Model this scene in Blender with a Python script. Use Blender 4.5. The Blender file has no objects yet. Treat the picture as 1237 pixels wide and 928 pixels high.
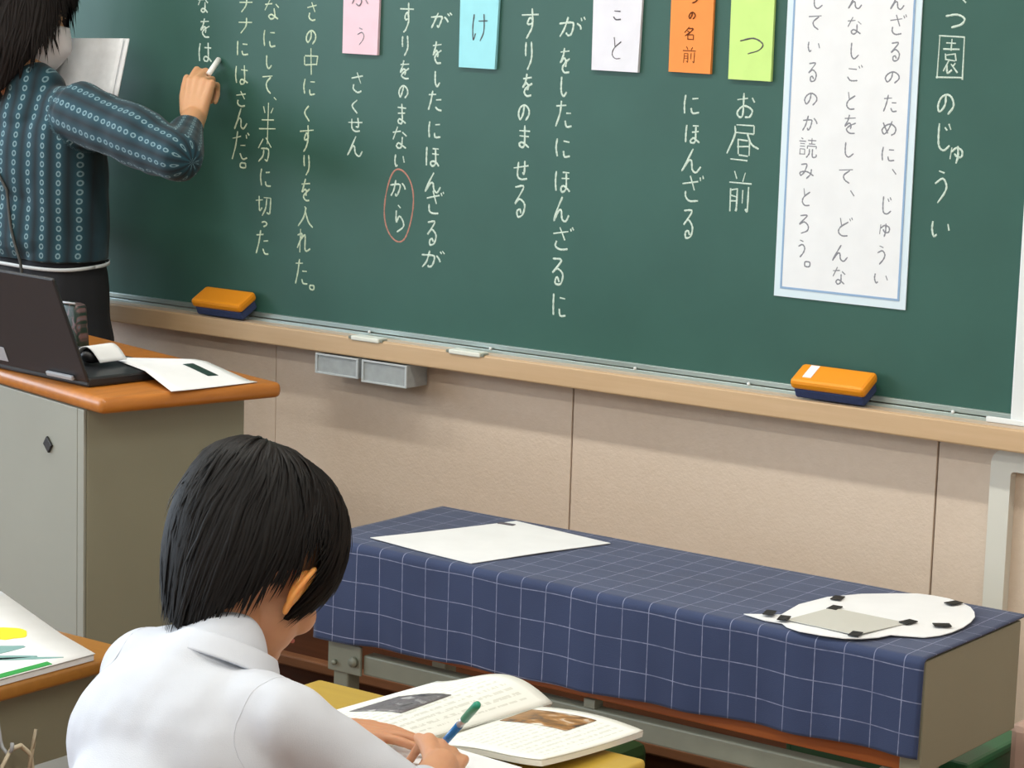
import bpy, bmesh, math, random
from mathutils import Vector, Matrix, noise
import numpy as np
random.seed(7)
PI = math.pi
scene = bpy.context.scene
COL = scene.collection

# ------------------------------------------------------------------ camera
cam_data = bpy.data.cameras.new('camera')
cam = bpy.data.objects.new('camera', cam_data)
COL.objects.link(cam)
yaw, pitch, roll = math.radians(-36.02), math.radians(-9.12), math.radians(1.76)
fwd = Vector((math.sin(yaw)*math.cos(pitch), math.cos(yaw)*math.cos(pitch), math.sin(pitch)))
rgt = fwd.cross(Vector((0, 0, 1))).normalized()
upv = rgt.cross(fwd)
r2 = rgt*math.cos(roll) + upv*math.sin(roll)
u2 = -rgt*math.sin(roll) + upv*math.cos(roll)
M = Matrix.Identity(4)
for i in range(3):
    M[i][0], M[i][1], M[i][2] = r2[i], u2[i], -fwd[i]
M[0][3], M[1][3], M[2][3] = 0, 0, 1.55
cam.matrix_world = M
cam_data.sensor_width = 36
cam_data.lens = 3000.0/1237*36
cam_data.clip_start = 0.05
scene.camera = cam

# ------------------------------------------------------------------ light
scene.view_settings.view_transform = 'Standard'
scene.view_settings.look = 'None'
scene.view_settings.gamma = 1
scene.view_settings.exposure = -0.68
world = bpy.data.worlds.new('world'); scene.world = world
world.use_nodes = True
bgn = world.node_tree.nodes['Background']
bgn.inputs[0].default_value = (0.62, 0.76, 1.0, 1)
bgn.inputs[1].default_value = 1.0

def area(name, loc, rot, sx, sy, power, color):
    l = bpy.data.lights.new(name, 'AREA'); l.shape = 'RECTANGLE'; l.size = sx; l.size_y = sy
    l.energy = power; l.color = color
    o = bpy.data.objects.new(name, l); COL.objects.link(o); o.location = loc; o.rotation_euler = rot
    return o
# daylight through the four windows of the left wall
for wy in (2.1, 0.3, -1.5, -3.3):
    area('window_daylight', (-6.32, wy, 1.75), (0, math.radians(-90), 0), 1.5, 1.5, 96, (0.74, 0.87, 1.0))
# fluorescent rows on the ceiling (the tubes' own light)
TUBES = [(-4.2, 2.3), (-2.4, 2.3), (-0.6, 2.3), (-4.2, 0.2), (-1.8, 0.2), (0.6, 0.2), (-4.2, -2.0), (-1.8, -2.0), (0.6, -2.0)]
for tx, ty in TUBES:
    area('tube_light', (tx, ty, 2.885), (0, 0, 0), 1.2, 0.12, 31.5, (0.94, 0.95, 0.88))

# ------------------------------------------------------------------ helpers
def lin(c):
    out = []
    for v in c[:3]:
        v = v/255.0
        out.append(v/12.92 if v <= 0.04045 else ((v+0.055)/1.055)**2.4)
    return (*out, 1)

def mat(name, c, rough=0.6, metal=0.0, spec=0.5, n_amt=0.0, n_scale=20, n_c=None, bump=0.0, b_scale=80, stretch=(1, 1, 1),
        sss=0.0, emit=None, trans=0.0, alpha=1.0, coat=0.0, sheen=0.0):
    m = bpy.data.materials.new(name); m.use_nodes = True
    nt = m.node_tree; b = nt.nodes['Principled BSDF']
    b.inputs['Base Color'].default_value = lin(c)
    b.inputs['Roughness'].default_value = rough
    b.inputs['Metallic'].default_value = metal
    b.inputs['Specular IOR Level'].default_value = spec
    b.inputs['Transmission Weight'].default_value = trans
    b.inputs['Alpha'].default_value = alpha
    b.inputs['Coat Weight'].default_value = coat
    b.inputs['Sheen Weight'].default_value = sheen
    if sss:
        b.inputs['Subsurface Weight'].default_value = sss
        b.inputs['Subsurface Radius'].default_value = (1.0, 0.35, 0.15)
        b.inputs['Subsurface Scale'].default_value = 0.008
    if emit:
        b.inputs['Emission Color'].default_value = lin(emit[0]); b.inputs['Emission Strength'].default_value = emit[1]
    tc = nt.nodes.new('ShaderNodeTexCoord'); mp = nt.nodes.new('ShaderNodeMapping')
    mp.inputs['Scale'].default_value = stretch
    nt.links.new(tc.outputs['Object'], mp.inputs['Vector'])
    if n_amt > 0:
        nz = nt.nodes.new('ShaderNodeTexNoise'); nz.inputs['Scale'].default_value = n_scale; nz.inputs['Detail'].default_value = 6
        nt.links.new(mp.outputs[0], nz.inputs['Vector'])
        rp = nt.nodes.new('ShaderNodeValToRGB'); rp.color_ramp.elements[0].position = 0.3; rp.color_ramp.elements[1].position = 0.7
        rp.color_ramp.elements[0].color = lin(n_c or [v*0.75 for v in c]); rp.color_ramp.elements[1].color = lin(c)
        mx = nt.nodes.new('ShaderNodeMix'); mx.data_type = 'RGBA'; mx.inputs[0].default_value = n_amt
        mx.inputs[6].default_value = lin(c)
        nt.links.new(nz.outputs[0], rp.inputs[0]); nt.links.new(rp.outputs[0], mx.inputs[7])
        nt.links.new(mx.outputs[2], b.inputs['Base Color'])
    if bump > 0:
        n2 = nt.nodes.new('ShaderNodeTexNoise'); n2.inputs['Scale'].default_value = b_scale; n2.inputs['Detail'].default_value = 4
        bp = nt.nodes.new('ShaderNodeBump'); bp.inputs['Strength'].default_value = bump; bp.inputs['Distance'].default_value = 0.002
        nt.links.new(mp.outputs[0], n2.inputs['Vector']); nt.links.new(n2.outputs[0], bp.inputs['Height'])
        nt.links.new(bp.outputs[0], b.inputs['Normal'])
    return m

def math_node(nt, op, a, b=None, c=None):
    n = nt.nodes.new('ShaderNodeMath'); n.operation = op
    for i, v in enumerate((a, b, c)):
        if v is None: continue
        if isinstance(v, (int, float)): n.inputs[i].default_value = v
        else: nt.links.new(v, n.inputs[i])
    return n.outputs[0]

def obj(name, me, m=None, parent=None, smooth=False):
    o = bpy.data.objects.new(name, me); COL.objects.link(o)
    if m: me.materials.append(m)
    if smooth:
        for p in me.polygons: p.use_smooth = True
    if parent is not None: o.parent = parent; o.matrix_parent_inverse = parent.matrix_world.inverted() if False else Matrix.Translation(-parent.location)
    return o

def mesh(verts, faces):
    me = bpy.data.meshes.new('m'); me.from_pydata([tuple(v) for v in verts], [], faces); me.update(); return me

def from_bm(bm):
    bmesh.ops.recalc_face_normals(bm, faces=bm.faces[:])
    me = bpy.data.meshes.new('m'); bm.to_mesh(me); bm.free(); return me

def thing(name, label, cat, loc=(0, 0, 0), group=None):
    o = bpy.data.objects.new(name, None); COL.objects.link(o); o.location = loc; o.empty_display_size = 0.05
    o['label'] = label; o['category'] = cat
    if group: o['group'] = group
    return o

def tag(o, label, cat, group=None):
    o['label'] = label; o['category'] = cat
    if group: o['group'] = group
    return o

def add_box(bm, lo, hi, bevel=0.0, mtx=None, seg=2):
    c = [(a+b)/2 for a, b in zip(lo, hi)]; s = [abs(b-a) for a, b in zip(lo, hi)]
    t = bmesh.new(); bmesh.ops.create_cube(t, size=1)
    for v in t.verts: v.co = Vector((v.co.x*s[0], v.co.y*s[1], v.co.z*s[2]))
    if bevel > 0: bmesh.ops.bevel(t, geom=t.edges[:], offset=min(bevel, min(s)*0.45), segments=seg, affect='EDGES', profile=0.5)
    for v in t.verts:
        v.co += Vector(c)
        if mtx is not None: v.co = mtx @ v.co
    tm = bpy.data.meshes.new('t'); t.to_mesh(tm); t.free(); bm.from_mesh(tm); bpy.data.meshes.remove(tm)

def box(name, lo, hi, m, parent=None, bevel=0.0, mtx=None, smooth=False):
    bm = bmesh.new(); add_box(bm, lo, hi, bevel, mtx); return obj(name, from_bm(bm), m, parent, smooth)

def ring_frame(d):
    d = d.normalized(); a = Vector((0, 0, 1)) if abs(d.z) < 0.9 else Vector((1, 0, 0))
    x = d.cross(a).normalized(); return x, d.cross(x).normalized()

def add_tube(bm, pts, r, n=10, cap=True):
    pts = [Vector(p) for p in pts]; rr = r if isinstance(r, (list, tuple)) else [r]*len(pts)
    rings = []; x = None
    for i, p in enumerate(pts):
        d = (pts[min(i+1, len(pts)-1)]-pts[max(i-1, 0)])
        if x is None: x, y = ring_frame(d)
        else:
            dn = d.normalized(); x = (x-dn*x.dot(dn)).normalized(); y = dn.cross(x)
        rings.append([bm.verts.new(p+(x*math.cos(2*PI*k/n)+y*math.sin(2*PI*k/n))*rr[i]) for k in range(n)])
    for a, b in zip(rings, rings[1:]):
        for k in range(n): bm.faces.new((a[k], a[(k+1) % n], b[(k+1) % n], b[k]))
    if cap:
        bm.faces.new(rings[0][::-1]); bm.faces.new(rings[-1])

def tube(name, pts, r, m, parent=None, n=10, smooth=True):
    bm = bmesh.new(); add_tube(bm, pts, r, n); return obj(name, from_bm(bm), m, parent, smooth)

def prism(name, outline, z0, z1, m, parent=None, mtx=None, bend=None):
    """closed outline (x, y) extruded from z0 to z1"""
    n = len(outline); vs = [Vector((x, y, z0)) for x, y in outline]+[Vector((x, y, z1)) for x, y in outline]
    if bend: vs = [bend(v) for v in vs]
    if mtx is not None: vs = [mtx @ v for v in vs]
    bm = bmesh.new(); bv = [bm.verts.new(v) for v in vs]
    bm.faces.new(bv[:n][::-1]); bm.faces.new(bv[n:])
    for i in range(n): bm.faces.new((bv[i], bv[(i+1) % n], bv[n+(i+1) % n], bv[n+i]))
    return obj(name, from_bm(bm), m, parent)

def sheet(name, fn, nu, nv, th, m, parent=None, smooth=True):
    """surface fn(u, v) -> point, given real thickness th; UV is (u, v)"""
    P = [[Vector(fn(i/nu, j/nv)) for i in range(nu+1)] for j in range(nv+1)]
    vs, fs, uv = [], [], []
    def nrm(i, j):
        a = P[j][min(i+1, nu)]-P[j][max(i-1, 0)]; b = P[min(j+1, nv)][i]-P[max(j-1, 0)][i]
        c = a.cross(b); return c.normalized() if c.length > 0 else Vector((0, 0, 1))
    for side in (0, 1):
        for j in range(nv+1):
            for i in range(nu+1):
                vs.append(P[j][i]-nrm(i, j)*th*side); uv.append((i/nu, j/nv))
    w = nu+1; K = w*(nv+1)
    for j in range(nv):
        for i in range(nu):
            a = j*w+i; fs.append((a, a+1, a+1+w, a+w)); fs.append((K+a, K+a+w, K+a+1+w, K+a+1))
    for i in range(nu):
        fs.append((i, K+i, K+i+1, i+1)); a = nv*w+i; fs.append((a, a+1, K+a+1, K+a))
    for j in range(nv):
        a = j*w; fs.append((a, a+w, K+a+w, K+a)); a = j*w+nu; fs.append((a, K+a, K+a+w, a+w))
    me = mesh(vs, fs); ul = me.uv_layers.new(name='UVMap')
    for l in me.loops: ul.data[l.index].uv = uv[l.vertex_index]
    return obj(name, me, m, parent, smooth)

def bake(o):
    """replace an object's modifiers by their result"""
    dg = bpy.context.evaluated_depsgraph_get(); dg.update()
    me = bpy.data.meshes.new_from_object(o.evaluated_get(dg)); o.modifiers.clear(); o.data = me; return o

def add_cap(bm, p0, r0, p1, r1, flat=1.0, n=16):
    """tapered limb segment with round ends"""
    p0, p1 = Vector(p0), Vector(p1); d = p1-p0; L = d.length
    dn = d.normalized() if L > 1e-6 else Vector((0, 0, 1)); x, y = ring_frame(dn)
    prof = [(-r0*math.cos(a), r0*math.sin(a)) for a in [PI/2*k/4 for k in range(0, 4)]]+[(0, r0), (L*0.5, (r0+r1)/2), (L, r1)]+[(L+r1*math.sin(a), r1*math.cos(a)) for a in [PI/2*k/4 for k in range(1, 5)]]
    rings = []
    for t, r in prof:
        r = max(r, 1e-4)
        rings.append([bm.verts.new(p0+dn*t+(x*math.cos(2*PI*k/n)+y*math.sin(2*PI*k/n)*flat)*r) for k in range(n)])
    for a, b in zip(rings, rings[1:]):
        for k in range(n): bm.faces.new((a[k], a[(k+1) % n], b[(k+1) % n], b[k]))
    bm.faces.new(rings[0][::-1]); bm.faces.new(rings[-1])

def add_ell(bm, c, r, rot=None, n=24):
    t = bmesh.new(); bmesh.ops.create_uvsphere(t, u_segments=n, v_segments=n//2, radius=1)
    R = rot.to_3x3() if rot is not None else Matrix.Identity(3)
    for v in t.verts: v.co = Vector(c)+R @ Vector((v.co.x*r[0], v.co.y*r[1], v.co.z*r[2]))
    tm = bpy.data.meshes.new('t'); t.to_mesh(tm); t.free(); bm.from_mesh(tm); bpy.data.meshes.remove(tm)

def blob(name, bm, m, parent, voxel=0.004, smooth=6, disp=None, loc=(0, 0, 0)):
    """one continuous skin grown over all shapes in bm"""
    bmesh.ops.recalc_face_normals(bm, faces=bm.faces[:])
    me = bpy.data.meshes.new('m'); bm.to_mesh(me); bm.free()
    o = obj(name, me, m, parent)
    md = o.modifiers.new('r', 'REMESH'); md.mode = 'VOXEL'; md.voxel_size = voxel; md.use_smooth_shade = True
    ms = o.modifiers.new('s', 'SMOOTH'); ms.iterations = smooth; ms.factor = 0.5
    bake(o)
    if disp:
        amp, sc, strz = disp
        nrm = [v.normal.copy() for v in o.data.vertices]; out = []
        for v, vn in zip(o.data.vertices, nrm):
            p = v.co.copy(); n = noise.noise(Vector((p.x*sc, p.y*sc, p.z*sc*strz)))+0.5*noise.noise(Vector((p.x*sc*2.3, p.y*sc*2.3, p.z*sc*2.3*strz+5)))
            out += list(p+vn*n*amp)
        o.data.vertices.foreach_set('co', out); o.data.update()
    for p in o.data.polygons: p.use_smooth = True
    if m and not o.data.materials: o.data.materials.append(m)
    return o

# ------------------------------------------------------------------ handwriting: strokes on a 100 x 100 grid
G = {
'す': "0522 9518|5800 6035 5848 4355 3545 4832 5840 5862 4585 3098",
'り': "2205 1835 2555|7503 8040 7570 4598",
'を': "1520 8515|4500 3530 1858 4542 5855 5572|8840 5055 3075 5092 8592",
'の': "5215 4555 2585 1060 2528 5512 8530 9060 6592",
'ま': "1520 8520|2045 8045|5000 5280 3092 1878 3568 6078 8592",
'な': "0825 5520|3802 1055|7025 9240|6540 6582 4595 3282 4570 6578 9092",
'い': "1812 1550 2582 3572|7820 8855",
'か': "0835 5530 6045 5080 4090 3578|3805 2560 0895|7218 8535 9252",
'ら': "3505 6015|2528 2565 5048 8060 8082 3098",
'さ': "1030 8820|4503 7555|2558 2580 5095 8090",
'く': "7005 2545 7595", 'せ': "0540 9530|7005 7060 5560|3015 3075 5092 8588",
'ん': "5505 3050 0895 3555 5055 5585 7595 9570",
'が': "0535 5030 5545 4580 3590 3078|3505 2260 0595|6530 7842 8558|8008 8820|9202 9914",
'し': "3005 2850 3580 6092 9570", 'た': "0825 6020|3503 2550 0895|6045 9045|5575 6892 9590",
'に': "1510 1050 1590|5525 9025|5065 6088 9585",
'ほ': "1510 1050 1592|5015 9015|4840 9240|7015 7280 5092 4280 5570 7578 9590",
'ざ': "0530 7520|3803 6255|2058 2080 4093 7588|8205 8818|9300 9912",
'る': "2510 7508 2555 5540 8560 7590 4595 4078 5572 6585",
'け': "1808 1050 1592 2870|4530 9528|7505 7560 5595", 'こ': "2515 7818|2065 4088 8585",
'と': "3008 4045|8525 3550 2275 4592 8590", 'ご': "2025 6828|1570 3590 7588|7808 8522|9202 9915",
'お': "0828 6025|3805 3882 2092 1075 4552 8065 7588 5290|7820 9238",
'つ': "0530 5518 9040 7568 3585", 'じ': "2505 2350 3085 6092 9075|6015 7030|7808 8822",
'ゅ': "1515 1080|1540 4520 8030 8060 5065 3545|5505 5560 4595",
'う': "3005 6512|1540 5528 8045 7070 3598", 'め': "1520 2850 4585|6808 5055 2590 1065 3535 6528 9050 8580 6595",
'て': "0820 9212|7518 4048 4575 7595", 'ど': "2508 3545|7525 3050 1875 4092 7590|8208 8820|9302 9914",
'み': "1515 5012 3560 1580 1262 5055 9578|8038 7570 5098", 'ろ': "2510 7508 2052 5540 8558 8082 3598",
'ナ': "0535 9530|5505 5055 2098", 'だ': "0525 5020|3003 2050 0595|5045 8045|4875 6092 8590|7810 8522|9003 9715",
'っ': "0530 5518 9040 7568 3585", 'は': "1510 1050 1592|4528 9228|7005 7280 5092 4280 5570 7578 9590",
'れ': "2503 2597|0530 4025 0878|2555 5530 6235 6080 7592 9580",
'ふ': "5005 6015|5035 6070 4590 3080|2055 0880|8055 9580",
'中': "1028 1060|1028 9028|9028 8560|1060 8858|5000 5098",
'半': "2510 3225|7508 6525|1538 8538|0560 9560|5000 5098",
'分': "4005 0848|6005 9540|2548 7848 7090 5588|4548 4075 1598",
'切': "0535 4528|2508 2575 4565|5018 9518|9518 9060 8590 7082|6818 6560 4598",
'入': "4505 5515|5510 4055 0595|5230 7070 9895",
'昼': "2805 8005|8005 8028|2828 8028|2805 2540 0595|6030 7560 9875|3850 3898|3850 6850|6850 6898|3872 6872|3898 6898",
'一': "0040 9960", '前': "2800 3820|7203 6220|0525 9525|1542 1298|1542 4042|4042 4092 3388|1558 4058|1572 4072|6240 6275|8535 8592 7588",
'園': "0502 0598|0502 9502|9502 9598|0595 9595|3018 7018|5008 5032|2032 8032|3242 6842|6842 6855|3255 6855|3242 3255|5055 2580|3868 4085 5878|5562 8085|7062 6070",
'読': "1505 2510|0520 4020|1032 3532|1044 3544|1058 1085|1058 3558|3558 3585|1082 3582|7003 7030|5015 9215|5532 8832|4842 4855|4842 9542|9542 9355|6055 5878 4598|7555 7588 8295 9590 9580",
'名': "4502 1045|4015 7515 5045 1570|3032 4842|3560 3598|3560 8060|8060 8098|3595 8095",
'、': "1010 9090", '。': "5010 8818 9550 8885 5095 1285 0550 1218 5010",
}

def catmull(P, k=6):
    if len(P) < 3: return P
    out = []
    Q = [P[0]*2-P[1]]+P+[P[-1]*2-P[-2]]
    for i in range(1, len(Q)-2):
        a, b, c, d = Q[i-1:i+3]
        for s in range(k):
            t = s/k
            out.append(0.5*((2*b)+(c-a)*t+(2*a-5*b+4*c-d)*t*t+(3*b-a-3*c+d)*t**3))
    out.append(P[-1]); return out

def ribbon(bm, pts, y, w, rise):
    """low ridge of chalk or ink along pts (x, z) lying on the wall plane y, facing -y"""
    n = len(pts); L, Mi, Rr = [], [], []
    for i, p in enumerate(pts):
        d = pts[min(i+1, n-1)]-pts[max(i-1, 0)]
        if d.length < 1e-9: d = Vector((1, 0))
        d.normalize(); q = Vector((-d.y, d.x))
        ww = w*0.5*(0.72+0.45*abs(math.sin(i*0.9+p.x*300))) * (0.75 if i in (0, n-1) else 1)
        L.append(bm.verts.new((p.x+q.x*ww, y, p.y+q.y*ww))); Rr.append(bm.verts.new((p.x-q.x*ww, y, p.y-q.y*ww)))
        Mi.append(bm.verts.new((p.x, y-rise, p.y)))
    for i in range(n-1):
        bm.faces.new((L[i], L[i+1], Mi[i+1], Mi[i])); bm.faces.new((Mi[i], Mi[i+1], Rr[i+1], Rr[i]))

def writing(name, items, y, w, rise, m, parent, jit=0.03, wmul=1.0):
    bm = bmesh.new()
    for ch, cx, cz, gw, gh in items:
        for st in G[ch].split('|'):
            P = [Vector((cx+(int(t[:2])/99-0.5)*gw*wmul, cz+(0.5-int(t[2:])/99)*gh)) for t in st.split()]
            P = [p+Vector((random.uniform(-jit, jit)*gw, random.uniform(-jit, jit)*gh)) for p in P]
            ribbon(bm, catmull(P), y, w, rise)
    me = bpy.data.meshes.new('m'); bm.to_mesh(me); bm.free()
    return obj(name, me, m, parent)
TEXT = {
    'A': [('な',-3.391,1.495,0.031,0.035),('を',-3.386,1.449,0.031,0.038),('は',-3.385,1.402,0.037,0.042)],
    'B': [('ナ',-3.278,1.497,0.038,0.028),('ナ',-3.279,1.458,0.039,0.031),('に',-3.287,1.414,0.033,0.032),('は',-3.288,1.363,0.039,0.04),('さ',-3.288,1.317,0.032,0.032),('ん',-3.289,1.278,0.037,0.042),('だ',-3.288,1.225,0.046,0.058),('。',-3.281,1.188,0.016,0.011)],
    'C': [('な',-3.212,1.49,0.042,0.041),('に',-3.217,1.436,0.034,0.038),('し',-3.219,1.39,0.019,0.028),('て',-3.22,1.349,0.03,0.041),('、',-3.2,1.321,0.008,0.006),('半',-3.218,1.271,0.047,0.08),('分',-3.226,1.222,0.039,0.048),('に',-3.222,1.168,0.03,0.042),('切',-3.226,1.115,0.043,0.042),('っ',-3.223,1.078,0.015,0.014),('た',-3.228,1.042,0.037,0.052)],
    'D': [('さ',-3.11,1.49,0.029,0.037),('の',-3.112,1.442,0.029,0.031),('中',-3.111,1.395,0.039,0.05),('に',-3.114,1.348,0.033,0.035),('く',-3.119,1.297,0.023,0.032),('す',-3.119,1.25,0.037,0.05),('り',-3.118,1.2,0.021,0.041),('を',-3.119,1.15,0.029,0.044),('入',-3.119,1.101,0.038,0.045),('れ',-3.122,1.054,0.036,0.048),('た',-3.127,0.994,0.034,0.054),('。',-3.099,0.966,0.012,0.01)],
    'E': [('さ',-2.996,1.362,0.034,0.039),('く',-3.001,1.317,0.024,0.028),('せ',-3.0,1.283,0.038,0.028),('ん',-2.999,1.243,0.042,0.04)],
    'F': [('す',-2.881,1.485,0.037,0.055),('り',-2.884,1.435,0.021,0.038),('を',-2.884,1.389,0.029,0.036),('の',-2.886,1.351,0.025,0.028),('ま',-2.888,1.308,0.027,0.04),('な',-2.892,1.264,0.037,0.043),('い',-2.891,1.222,0.031,0.03),('か',-2.893,1.171,0.04,0.034),('ら',-2.888,1.117,0.029,0.053)],
    'G': [('が',-2.802,1.483,0.05,0.03),('を',-2.809,1.425,0.027,0.042),('し',-2.808,1.377,0.017,0.03),('た',-2.811,1.337,0.035,0.039),('に',-2.811,1.285,0.033,0.036),('ほ',-2.814,1.236,0.035,0.042),('ん',-2.811,1.189,0.039,0.04),('ざ',-2.806,1.15,0.042,0.046),('る',-2.812,1.095,0.031,0.049),('が',-2.807,1.046,0.054,0.037)],
    'H': [('す',-2.601,1.484,0.04,0.053),('り',-2.603,1.428,0.023,0.052),('を',-2.604,1.375,0.028,0.041),('の',-2.61,1.327,0.029,0.035),('ま',-2.607,1.282,0.033,0.042),('せ',-2.611,1.224,0.036,0.04),('る',-2.614,1.168,0.033,0.059)],
    'I': [('が',-2.511,1.481,0.057,0.037),('を',-2.524,1.422,0.027,0.046),('し',-2.526,1.376,0.018,0.038),('た',-2.522,1.329,0.039,0.049),('に',-2.522,1.27,0.036,0.041),('ほ',-2.521,1.211,0.036,0.044),('ん',-2.521,1.161,0.038,0.048),('ざ',-2.516,1.108,0.047,0.044),('る',-2.526,1.05,0.036,0.051),('に',-2.519,0.99,0.033,0.047)],
    'J': [('に',-2.259,1.36,0.036,0.039),('ほ',-2.255,1.31,0.033,0.037),('ん',-2.254,1.265,0.042,0.042),('ざ',-2.25,1.216,0.044,0.046),('る',-2.257,1.157,0.03,0.054)],
    'K': [('お',-2.152,1.363,0.039,0.045),('昼',-2.155,1.306,0.067,0.053),('一',-2.16,1.272,0.035,0.005),('前',-2.156,1.217,0.048,0.07)],
    'L': [('、',-1.765,1.549,0.014,0.012),('つ',-1.776,1.516,0.04,0.031),('園',-1.781,1.458,0.048,0.067),('の',-1.785,1.386,0.033,0.039),('じ',-1.786,1.333,0.032,0.047),('ゅ',-1.76,1.307,0.027,0.03),('う',-1.784,1.254,0.029,0.053),('い',-1.781,1.186,0.042,0.034)],
    'Pa': [('ん',-1.878,1.543,0.027,0.026),('ざ',-1.875,1.506,0.03,0.034),('る',-1.878,1.464,0.024,0.032),('の',-1.88,1.423,0.03,0.022),('た',-1.881,1.381,0.027,0.029),('め',-1.881,1.342,0.03,0.026),('に',-1.88,1.3,0.026,0.027),('、',-1.867,1.272,0.009,0.01),('じ',-1.878,1.217,0.022,0.032),('ゅ',-1.878,1.177,0.023,0.024),('う',-1.882,1.136,0.02,0.032),('い',-1.881,1.097,0.032,0.021)],
    'Pb': [('ん',-1.954,1.541,0.027,0.024),('な',-1.953,1.502,0.029,0.029),('し',-1.952,1.462,0.021,0.029),('ご',-1.95,1.426,0.031,0.029),('と',-1.953,1.382,0.023,0.032),('を',-1.952,1.343,0.028,0.032),('し',-1.953,1.302,0.023,0.027),('て',-1.955,1.26,0.03,0.027),('、',-1.941,1.232,0.009,0.011),('ど',-1.953,1.176,0.03,0.034),('ん',-1.958,1.133,0.031,0.029),('な',-1.958,1.095,0.027,0.03)],
    'Pc': [('し',-2.024,1.539,0.023,0.026),('て',-2.026,1.506,0.028,0.027),('い',-2.026,1.465,0.029,0.022),('る',-2.027,1.425,0.023,0.033),('の',-2.027,1.381,0.028,0.024),('か',-2.026,1.341,0.031,0.027),('読',-2.028,1.301,0.036,0.034),('み',-2.028,1.263,0.03,0.027),('と',-2.027,1.22,0.022,0.033),('ろ',-2.029,1.175,0.025,0.033),('う',-2.03,1.134,0.018,0.03),('。',-2.018,1.109,0.011,0.01)],
    'Cpink': [('ふ',-2.989,1.519,0.043,0.037),('う',-2.984,1.448,0.023,0.033)],
    'Cblue': [('け',-2.709,1.474,0.038,0.053)],
    'Cwhite': [('こ',-2.413,1.505,0.024,0.02),('と',-2.412,1.449,0.028,0.043)],
    'Corange': [('つ',-2.259,1.536,0.018,0.017),('の',-2.261,1.509,0.015,0.014),('名',-2.264,1.479,0.025,0.022),('前',-2.263,1.443,0.028,0.028)],
    'Cgreen': [('つ',-2.141,1.463,0.051,0.038)],
}
# ------------------------------------------------------------------ materials
WALL = mat('wall_paint', (223, 204, 186), 0.75, n_amt=0.35, n_scale=60, n_c=(212, 192, 172), bump=0.3, b_scale=220)
GROOVE = mat('wall_groove', (120, 104, 88), 0.9)
PLAIN = mat('plaster', (222, 218, 208), 0.85, bump=0.1)
CEIL = mat('ceiling_board', (235, 233, 226), 0.9, n_amt=0.2, n_scale=120)
BROWN = mat('varnished_brown_wood', (112, 66, 38), 0.55, n_amt=0.7, n_scale=6, n_c=(84, 48, 28), stretch=(1, 14, 14))
LEDGE = mat('worn_brown_edge', (146, 98, 66), 0.5, n_amt=0.5, n_scale=8, stretch=(1, 12, 12))
FLOORM = mat('floor_wood', (132, 84, 50), 0.4, n_amt=0.7, n_scale=5, n_c=(104, 62, 36), stretch=(12, 1, 12))
BOARD = mat('green_chalkboard', (56, 95, 85), 0.42, spec=0.28, n_amt=0.55, n_scale=7, n_c=(50, 86, 77), bump=0.05, b_scale=500)
BWHITE = mat('white_frame', (226, 230, 230), 0.4)
TRAYW = mat('pale_tan_wood', (206, 174, 136), 0.45, n_amt=0.5, n_scale=5, n_c=(190, 156, 116), stretch=(1, 18, 18))
TRAYT = mat('tray_top', (208, 184, 160), 0.5, n_amt=0.5, n_scale=30, n_c=(188, 172, 156))
ALU = mat('aluminium', (176, 190, 186), 0.3, metal=0.7)
CHALK = mat('white_chalk', (222, 236, 224), 0.95, n_amt=0.6, n_scale=420, n_c=(132, 166, 150))
CHALKY = mat('yellowish_chalk', (218, 232, 204), 0.95, n_amt=0.65, n_scale=420, n_c=(132, 162, 140))
CHALKR = mat('red_chalk', (205, 140, 124), 0.95, n_amt=0.7, n_scale=420, n_c=(128, 110, 98))
INK = mat('grey_ink', (136, 138, 146), 0.8)
PENCIL = mat('dark_ink', (96, 92, 100), 0.8)
INKO = mat('brown_ink', (120, 62, 26), 0.8)
PAPER = mat('white_paper', (236, 238, 240), 0.7, n_amt=0.1, n_scale=20)
BLUEB = mat('blue_print', (142, 172, 206), 0.7)
PALEB = mat('pale_blue_rim', (216, 232, 240), 0.7)
ORANGE = mat('orange_plastic', (240, 150, 24), 0.42)
NAVY = mat('blue_felt', (56, 70, 112), 0.95, n_amt=0.5, n_scale=200)
CREAMP = mat('cream_plastic', (226, 226, 214), 0.35)
CLEAR = mat('clear_plastic', (226, 232, 234), 0.2, trans=0.5, spec=0.5, n_amt=0.3, n_scale=60)
CLEARF = mat('frosted_rim', (214, 220, 222), 0.35, trans=0.25)
PIPE = mat('ivory_duct', (222, 220, 210), 0.4)
DTOP = mat('amber_veneer', (186, 116, 44), 0.36, n_amt=0.6, n_scale=5, n_c=(160, 94, 28), stretch=(14, 1, 14), coat=0.1)
DTOPX = mat('amber_desk_veneer', (170, 116, 50), 0.35, n_amt=0.5, n_scale=5, n_c=(150, 98, 38), stretch=(1, 14, 14), coat=0.15)
YTOP = mat('honey_desk_veneer', (200, 168, 66), 0.35, n_amt=0.5, n_scale=5, n_c=(184, 148, 52), stretch=(1, 14, 14), coat=0.1)
STEEL = mat('grey_green_steel', (142, 140, 120), 0.5, n_amt=0.2, n_scale=3, bump=0.05, b_scale=300)
STEELF = mat('grey_front_steel', (148, 149, 138), 0.5, n_amt=0.15, n_scale=3)
FRAME = mat('grey_frame_paint', (134, 138, 124), 0.45, n_amt=0.2, n_scale=30)
DARKM = mat('dark_metal', (42, 42, 38), 0.5)
BLACKP = mat('black_plastic', (33, 36, 40), 0.4, n_amt=0.2, n_scale=60)
BLACKM = mat('black_magnet', (20, 20, 22), 0.5)
SHELFO = mat('orange_brown_board', (168, 92, 40), 0.4, n_amt=0.6, n_scale=5, n_c=(134, 68, 30), stretch=(1, 14, 14))
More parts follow.
